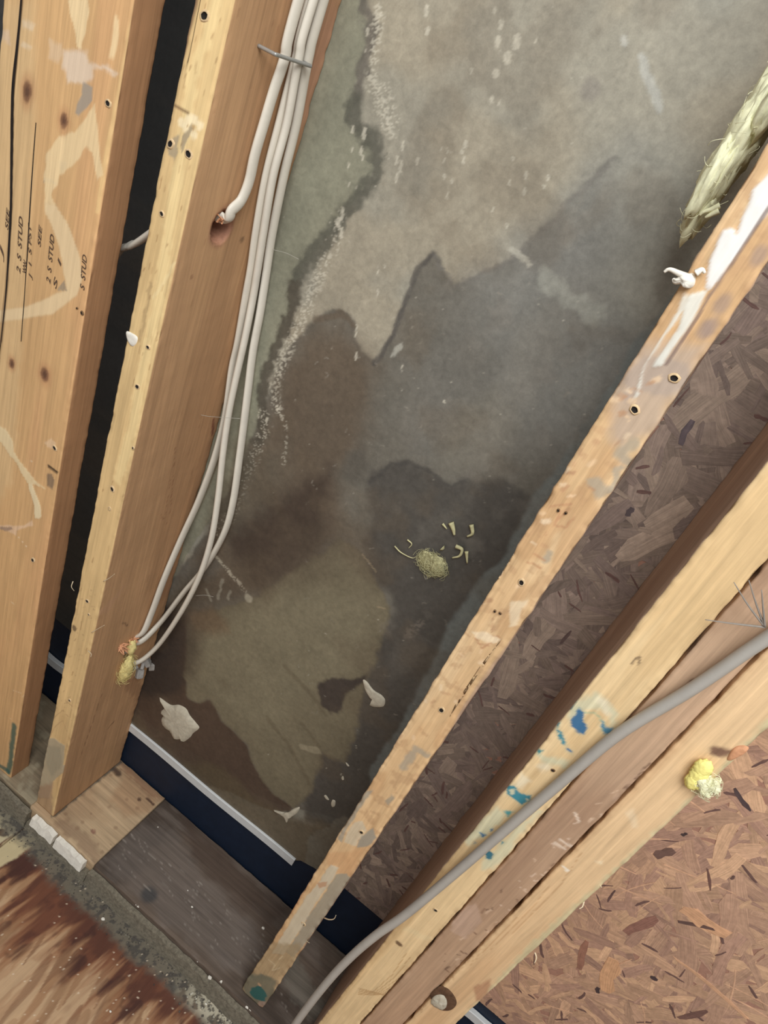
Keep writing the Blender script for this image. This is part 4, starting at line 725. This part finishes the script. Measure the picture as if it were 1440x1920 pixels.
def op_s5(pt):
    pt.tint(26, (166, 130, 100), .45, .62, .7, 3, 1, .15); pt.tint(20, (200, 165, 130), .55, .7, .6, 6, 1, .2)
    for _ in range(70):
        t = rnd.random(); u = 1160 - 330 * t + rnd.uniform(-25, 25); v = 1480 + 330 * t + rnd.uniform(-10, 40); pt.line([(u, v), (u + rnd.uniform(-5, 12), v + rnd.uniform(-8, 6))], rnd.uniform(.0008, .0022), rnd.choice([(110, 76, 56), (226, 196, 168), (96, 66, 50), (220, 186, 152)]), rnd.uniform(.4, .8), .0008)
    for _ in range(40):
        u = 1150 + rnd.uniform(0, 70); v = 1500 - (u - 1150) * 1.0 + rnd.uniform(-6, 14); pt.line([(u, v), (u + 8, v - 6)], .0016, rnd.choice([(108, 78, 58), (196, 160, 128)]), .7, .0008)
    pt.poly([(1260, 400), (1290, 420), (1310, 460), (1260, 520), (1220, 480), (1180, 500), (1230, 430)], (196, 162, 134), .002, .6, .003, off=(230, 1480), k=2.0); pt.poly([(850, 1710), (890, 1690), (905, 1730), (870, 1760), (845, 1745)], (198, 164, 138), .002, .7, .003)
    for a in ([(1074, 1590), (1050, 1575)], [(1085, 1540), (1078, 1525)], [(1040, 1580), (1058, 1592)]): pt.line(a, .003, (232, 208, 182), .8, .001)
    pt.line([(1240, 1325), (1300, 1275)], .0022, (90, 66, 54), .7, .001)
s5o = board('stud', (.5144, .5487), (.0015, D - .0002), (.0005, HT), 'Z', {'q0': .0012, 'p1': .05, 'p0': .05}, (0, 1.0, .0021), 'wood_z', 1.0, (186, 150, 116), {'q0': op_s5}, 67, wob=.0004)
tag(s5o, 'brown scuffed stud squeezed in the middle of the triple', 'stud')
km = dict(off=(1000, 1400), k=3.2727)
def op_s6(pt):
    pt.tint(26, (232, 196, 144), .45, .62, .7, 3, 1, .1); pt.tint(34, (202, 158, 106), .56, .7, .7, 5, 1, .08)
    pt.line([(1480, 1330), (1310, 1500), (1130, 1665), (1015, 1765), (865, 1925)], .010, (206, 194, 146), .8, .003)
    pt.poly([(560, 400), (610, 380), (640, 500), (610, 500)], (236, 208, 164), .002, .7, .002, **km); pt.poly([(175, 730), (200, 740), (225, 765), (205, 772)], (244, 232, 208), .0006, .9, .0008, **km); pt.poly([(380, 705), (430, 700), (420, 725)], (240, 216, 172), .001, .8, .001, **km)
    pt.poly([(1070, 10), (1110, 0), (1180, 10), (1260, 30), (1150, 60), (1110, 60), (1080, 50)], (110, 74, 60), .002, .9, .002, **km)  # dark reddish crescent at the torn knot, its shadow painted in
    for i in range(6): pt.line([(1090 - 60 * i, 1600 + 60 * i), (1050 - 50 * i, 1660 + 40 * i), (960 - 40 * i, 1750 + 30 * i)], .0009, (194, 148, 96), .6, .0008)
    pt.dot(832, 1868, .010, (206, 160, 100), .8, .8, 1.2); pt.dot(832, 1872, .007, (112, 84, 56), .9, .6, 1.3)
    pt.poly([(890, 1850), (920, 1835), (912, 1870), (893, 1880)], (176, 120, 84), .002, .7, .002)
s6o = board('stud', (.5503, .5874), (0, D - .0002), (.0005, HT), 'Z', {'q0': .0012, 'p1': .03, 'p0': .05}, (0, .95, .0021), 'wood_z', 1.0, (222, 180, 128), {'q0': op_s6}, 71, wob=.0005)
tag(s6o, 'tan stud with a broken knot, rightmost of the triple', 'stud')
bp_ = tag(splat('bark_pocket', [(806, 1868), (820, 1852), (836, 1850), (852, 1866), (856, 1884), (842, 1896), (820, 1892)], 1, 0, .0012, 'bark', parent=s6o, seed=3, rough=.5), 'dark bark pocket')
splat('knot', [(812, 1868), (824, 1862), (836, 1866), (840, 1880), (834, 1891), (820, 1889), (808, 1878)], 1, 0, .003, 'mud', parent=bp_, seed=8, rough=1.4)
tag(splat('split_knot', [(1362, 1424), (1372, 1406), (1384, 1398), (1398, 1399), (1404, 1404), (1396, 1412), (1384, 1418), (1372, 1426)], 1, 0, .0014, 'splinter', parent=s6o, seed=13, rough=1.2), 'torn knot on the stud edge')
for pts in ([(1095, 1690), (1092, 1700), (1086, 1704)], [(1003, 1786), (1006, 1796), (1002, 1806)], [(1122, 1655), (1128, 1664)]): thread('splinter', [at(u, v, 1, .002 - .003 * i) for i, (u, v) in enumerate(pts)], .0009, 'fibre', parent=s6o)

# ------------------------------------------------------------------ cables
def cpath(pts, x0, ymax=.121):
    out = []
    for p_ in pts:
        u, v = p_[:2]; xo = p_[2] if len(p_) > 2 else x0; q = at(u, v, 0, xo)
        if q[1] > ymax: q = at(u, v, 1, ymax)
        out.append(q)
    return out
def cable(label, path, rx, ry, material='cable_white', up=(1, 0, 0), ups=None):
    P = smoothpath(path, 8); o = mkobj('cable', *tube(P, rx, ry, seg=14, up=up), material); tag(o, label, 'cable', 'white cables stapled to the stud' if material == 'cable_white' else None); return o
top = at(566, 0, 0, .006)
A = [np.array([.006, .0795, 1.60]), np.array([.006, .0795, 1.30])] + cpath([(560, 0), (534, 108), (515, 165), (497, 225), (478, 290), (467, 340), (452, 376), (434, 395)], .0065) + [HOLE + np.array([.004, -.001, .010]), HOLE + np.array([-.012, -.004, .0075]), HOLE + np.array([-.034, -.005, .004]), at(262, 452, 1, .046), at(240, 462, 1, .052), at(212, 486, 1, .055), np.array([-.16, .054, .70]), np.array([-.17, .054, .40])]
cable('white cable that peels off the bundle and enters the drilled hole', A, .0060, .0032)
B = [np.array([.004, .0895, 1.60]), np.array([.004, .0895, 1.30])] + cpath([(582, 0), (556, 110), (528, 220), (500, 330), (482, 430), (472, 500), (461, 560), (447, 640), (436, 690), (423, 780), (402, 860), (372, 940), (340, 1010), (308, 1085), (284, 1150), (266, 1188)], .0048) + [HOLE2 + np.array([-.012, .004, .012])]
cable('white cable lying leftmost against the stud, below the hole', B, .0062, .0030)
Cc_ = [np.array([.0115, .0945, 1.60]), np.array([.0115, .0945, 1.30])] + cpath([(588, 0), (560, 110), (538, 230), (512, 330), (495, 430), (484, 500), (474, 560), (458, 640), (440, 720), (428, 780), (418, 850), (408, 940), (395, 1015), (372, 1085), (335, 1155), (292, 1215, .006), (252, 1243, .003)], .0115, .109) + [HOLE2 + np.array([-.012, .001, -.008])]
cable('thin white cable crossing over its neighbour, sagging lowest', Cc_, .0046, .0032)
Dd = [np.array([.006, .1045, 1.60]), np.array([.006, .1045, 1.30])] + cpath([(607, 0), (578, 110), (556, 230), (532, 330), (510, 440), (498, 520), (487, 590), (474, 660), (464, 740), (450, 850), (437, 940), (420, 1000), (385, 1062), (345, 1110), (300, 1168, .008), (262, 1204, .003)], .0065, .122) + [HOLE2 + np.array([-.012, .004, .003])]
cable('white cable nearest the stained board, bowing out rightmost', Dd, .0058, .0032)
E_ = [np.array([1.66, -.012, 1.22]), np.array([1.2, -.012, 1.10]), at(1720, 1040, 1, -.012), at(1580, 1112, 1, -.011)] + [at(u, v, 1, y) for u, v, y in ((1440, 1195, -.0105), (1300, 1290, -.0085), (1160, 1376, -.0085), (1050, 1468, -.009), (960, 1545, -.0095), (850, 1640, -.013), (760, 1715, -.018), (707, 1752, -.023), (658, 1794, -.028), (610, 1846, -.034), (554, 1920, -.042), (505, 2000, -.05))]
E_ += [np.array([.36, -.12, -.030]), np.array([.40, -.22, -.0318]), np.array([.55, -.42, -.0318]), np.array([.80, -.75, -.0318])]
o = cable('long grey cable running diagonally across the triple of studs', E_, .0046, .0056, 'cable_grey', up=(0, 1, 0))
for du, dv in ((-58, -84), (-30, -88), (-112, -14), (-6, -70)): thread('stray_fibre', [at(1434, 1176, 1, -.017), at(1434 + du * .55, 1176 + dv * .5, 1, -.022), at(1434 + du, 1176 + dv, 1, -.026)], .0009, 'greyfibre', parent=o)
# staple over the bundle
sa = at(516, 102, 0, .0165); sb = at(583, 124, 0, .0165)
o = mkobj('cable_staple', *tube(smoothpath([sa + np.array([-.017, 0, 0]), sa + np.array([-.008, 0, 0]), sa + np.array([-.001, .0003, 0]), sa + np.array([0, .003, 0]), (sa + sb) / 2, sb + np.array([0, -.003, 0]), sb + np.array([-.001, -.0003, 0]), sb + np.array([-.008, 0, 0]), sb + np.array([-.017, 0, 0])], 5), .0015, seg=10, up=(.2, .3, 1)), 'steel'); tag(o, 'bent steel staple holding the white cables to the stud', 'staple')

# ------------------------------------------------------------------ small things
wl = wool('insulation_wad', 232, 1250, 0, 0, (.009, .0125, .030), 'wool', 'wad of yellow insulation stuffed in the hole of the cable stud', 11, 160, .02, (.005, 0, 0), 4, .3)
mkobj('tail', *lump(at(247, 1213, 0, .006), (.006, .006, .012), 14, 3, .4), 'wool', parent=wl)
for i, (u, v, sx) in enumerate(((276, 1240, .0095), (262, 1263, .0085), (285, 1250, .0075), (268, 1248, .006), (252, 1254, .006))):
    c = at(u, v, 0, .006); rr = random.Random(40 + i); bm = bmesh.new(); bmesh.ops.create_cube(bm, size=1.0)
    R_ = Matrix.Rotation(rr.uniform(-.8, .8), 3, 'X') @ Matrix.Rotation(rr.uniform(-.8, .8), 3, 'Z') @ Matrix.Rotation(rr.uniform(-.6, .6), 3, 'Y')
    bmesh.ops.bevel(bm, geom=bm.edges[:], offset=.12, segments=1, affect='EDGES')
    V = [c + np.array(R_ @ Vector((v_.co.x * sx * .8, v_.co.y * sx * 1.2, v_.co.z * sx * 1.7 * (1 + .2 * math.sin(v_.co.x * 9))))) for v_ in bm.verts]; Fq = [tuple(x.index for x in f.verts) for f in bm.faces]; bm.free()
    tag(mkobj('foam_scrap', V, Fq, 'foam', smooth=False), 'small grey foam scrap wedged under the cables by the insulation wad', 'scrap', 'grey foam scraps under the cables')
wl2 = wool('insulation_tuft', 1322, 1462, 1, 0, (.009, .008, .010), 'wool_pale', 'pale yellow insulation tuft stuck on the edge of the rightmost stud', 23, 110, .018, (.002, -.004, 0))
mkobj('bright_core', *merge([lump(at(1302 + 8 * i, 1464 - 12 * i, 1, -.006), (.0065, .0042, .0085), 25 + i, 4, .2, 6) for i in range(3)]), 'wool_bright', parent=wl2)
c = at(1395, 330, 1, .05); wl3 = wool('insulation_batt_edge', 1400, 335, 1, .06, (.013, .03, .062), 'wool_pale', 'torn pale insulation sticking out behind the top of the middle stud', 27, 60, .02, (-.016, .006, .012), 18, .35)
for pts in ([(1350, 385), (1335, 392), (1318, 398), (1312, 404)], [(1348, 395), (1330, 404), (1322, 408)]): thread('wisp', [at(u, v, 1, .05) for u, v in pts], .0022, 'wool_pale', parent=wl3)
wl4 = wool('insulation_scrap', 812, 1056, 1, D, (.016, .0016, .010), 'wool_dim', 'flat scrap of yellow insulation clinging to the dark stained board', 31, 260, .034, (0, -.001, 0))
for i, pts in enumerate(([(846, 980), (850, 992), (852, 1003)], [(830, 982), (838, 992)], [(829, 1027), (832, 1030)], [(855, 1024), (866, 1030), (862, 1042), (848, 1046)], [(884, 984), (886, 1000), (876, 1006)], [(875, 1034), (876, 1056)], [(740, 1024), (752, 1036), (772, 1046), (780, 1044)], [(764, 1012), (772, 1020), (766, 1028)])):
    thread('wool_strand', [at(u, v, 1, D - .003) for u, v in pts], (.0034, .0016, .0040, .0024, .0026, .0022, .0009, .0009)[i], 'wool_dim', parent=wl4)
k4_ = dict(off=(240, 1200), k=2.571)
tag(splat('mortar_splat', [(180, 320), (150, 276), (205, 312), (245, 312), (280, 330), (300, 365), (330, 400), (345, 425), (315, 450), (300, 470), (268, 492), (255, 480), (225, 478), (205, 440), (175, 420), (160, 385), (172, 360), (158, 345)], 1, D, .004, 'mud', seed=5, **k4_), 'round grey mortar splat low on the stained board', 'mortar')
tag(splat('mortar_smear', [(1130, 190), (1150, 195), (1185, 240), (1225, 265), (1242, 290), (1235, 320), (1200, 325), (1165, 315), (1190, 295), (1150, 250)], 1, D, .0025, 'mud', seed=6, **k4_), 'slanting grey mortar smear on the board beside the dark spot', 'mortar')
tag(splat('paper_shred', [(700, 820), (740, 828), (770, 830), (800, 812), (830, 805), (815, 835), (790, 850), (775, 862), (765, 880), (750, 850)], 1, D, .003, 'mud', seed=7, **k4_), 'torn tan shred stuck at the bottom of the stained board', 'scrap')
for i, P_ in enumerate(([(945, 750), (955, 748), (970, 770), (960, 768)], [(985, 770), (1000, 775), (998, 800), (985, 805), (980, 790)], [(1030, 660), (1038, 655), (1042, 672), (1034, 675)], [(1050, 588), (1068, 606), (1060, 608)])):
    tag(splat('mortar_speck', P_, 1, D, .0012, 'mud', seed=60 + i, **k4_), 'tiny mortar speck on the dark wet patch beside the middle stud', 'mortar', 'mortar specks on the wet patch')
def drywall(pts_uv, z0, z1, label, name='drywall_remnant'):
    """what is left of the old wall lining, along the front of the sill"""
    V = []; n = len(pts_uv)
    for (x, t) in pts_uv:
        V += [(x, PF - .0006, z0), (x, PF - .0006, z1 + t), (x, PF - .0076 + t * .8, z1 + t), (x, PF - .0115 + t * .5, z0)]
    Fq = [(i * 4 + j, i * 4 + (j + 1) % 4, (i + 1) * 4 + (j + 1) % 4, (i + 1) * 4 + j) for i in range(n - 1) for j in range(4)] + [(3, 2, 1, 0), tuple((n - 1) * 4 + j for j in range(4))]
    return tag(mkobj(name, V, Fq, 'plaster' if 'white' in label else 'mud', smooth=False), label, 'drywall')
def wob(x, a): return a * (float(fbm(np.array([x * 90.0]), np.array([3.3]), 8, 3)[0]) - .6)
def xp(u, v): return float(at(u, v, 2, 0)[0])
rr = random.Random(9)
xa, xb, xc, xd = xp(71, 1522), xp(110, 1560), xp(113, 1564), xp(164, 1611)
drywall([(xa + (xb - xa) * i / 20, wob(xa + (xb - xa) * i / 20, .006)) for i in range(21)], -.019, -.0025, 'shorter chip of white painted drywall left along the sill')
drywall([(xc + (xd - xc) * i / 24, wob(xc + (xd - xc) * i / 24, .006)) for i in range(25)], -.021, -.003, 'longer chip of white painted drywall left along the sill')
M['grit'] = mat('dusty_grey_lining', .95, (220, 220, 220), .35, .1, .4, color=(120, 112, 96)); M['plaster_old'] = M['grit']
def old(x0, x1, n, label, z1):
    o = drywall([(x0 + (x1 - x0) * i / n, wob(x0 + (x1 - x0) * i / n, .008)) for i in range(n + 1)], -.0375, z1, label); o.data.materials[0] = M['grit']; return o
old(xd + .012, .95, 220, 'long dusty grey strip of old drywall edge along the dark sill', -.010); old(-.60, xa - .01, 120, 'dusty drywall edge at the foot of the wide stud', -.006); old(xa - .008, xd + .010, 60, 'low grey drywall stub beneath the white painted chips', -.0225)
# white crumbs in the seam, dust chips
crumbs = [(256, 1696, 3.2), (260, 1699, 4), (338, 1771, 2.6), (371, 1802, 3.5), (391, 1818, 3), (393, 1834, 3.8), (415, 1841, 4.2), (457, 1877, 4.2), (353, 1786, 1.6), (463, 1888, 4), (470, 1893, 3.6), (478, 1898, 3.2), (487, 1905, 3.4), (494, 1912, 3), (493, 1741, 3), (360, 1701, 2), (352, 1670, 1.3), (448, 1872, 2), (193, 1724, 3.4), (207, 1897, 2), (386, 1883, 2), (500, 1917, 3.2), (296, 1551, 1.3)]
for i, (u, v, r_) in enumerate(crumbs):
    onfloor = u in (193, 207, 386); onplate = u in (493, 360, 352, 296)
    z = -.0375 if onfloor else -.0015 if onplate else -.006
    c = at(u, v, 2, z); s_ = r_ * .00078; o = mkobj('plaster_crumb', *lump(c + np.array([0, 0, s_ * .55]), (s_ * 1.1, s_ * .8, s_ * .75), 70 + i, 2, .35), 'plaster', smooth=False)
    tag(o, 'white plaster crumb loose on the plywood floor' if onfloor else 'white plaster crumb lying out on the dark sill board' if onplate else 'white plaster crumb in the seam right beside the foot of the middle stud' if u > 440 else 'white plaster crumb in the sill seam, well short of the middle stud', 'crumb', 'crumbs on the floor' if onfloor else 'crumbs on the sill' if onplate else 'crumbs by the foot of the middle stud' if u > 440 else 'crumbs along the sill seam')
parts = []; cols = []
rr = random.Random(12)
for _ in range(600):
    x = rr.uniform(-.12, .52); y = -.022 - abs(rr.gauss(0, .012)); s_ = rr.uniform(.0003, .0009) * (1.7 if x > .3 else 1)
    v, f = box(-s_, s_, -s_ * .8, s_ * .8, -s_ * .4, s_ * .6); a = rr.uniform(0, 6.28); ca, sa_ = math.cos(a), math.sin(a)
    parts.append(([(x + p_[0] * ca - p_[1] * sa_, y + p_[0] * sa_ + p_[1] * ca, -.0376 + s_ * .4 + p_[2]) for p_ in v], f)); k_ = rr.choice([(96, 90, 80), (78, 74, 66), (112, 106, 94), (130, 124, 110), (70, 64, 58)]) if x < .3 else rr.choice([(170, 164, 146), (112, 106, 94), (190, 184, 166), (90, 84, 76)])
    cols += [(*L(k_), 1)] * 8
V, Fq = merge(parts)
o = mkobj('dust_and_grit', V, Fq, 'attr', smooth=False, attr=np.array(cols)); tag(o, 'grey plaster dust and grit lying along the foot of the wall', 'debris', kind='stuff')
for i, (nm, pts, y) in enumerate((('cobweb', [(511, 468), (535, 474), (548, 480), (560, 486)], .118), ('cobweb', [(376, 778), (395, 781), (450, 785)], .09), ('cobweb', [(366, 1117), (385, 1116), (400, 1119)], .12))):
    tag(thread(nm, [at(u, v, 1, y) for u, v in pts], .00022, 'cobweb', taper=False), ('fine white cobweb thread between the cables and the stained board', 'faint cobweb thread stretched across the cable stud below its middle', 'short cobweb thread behind the lowest cable sag')[i], 'cobweb')
for o in bpy.data.objects:
    if '_o' in o: del o['_o']
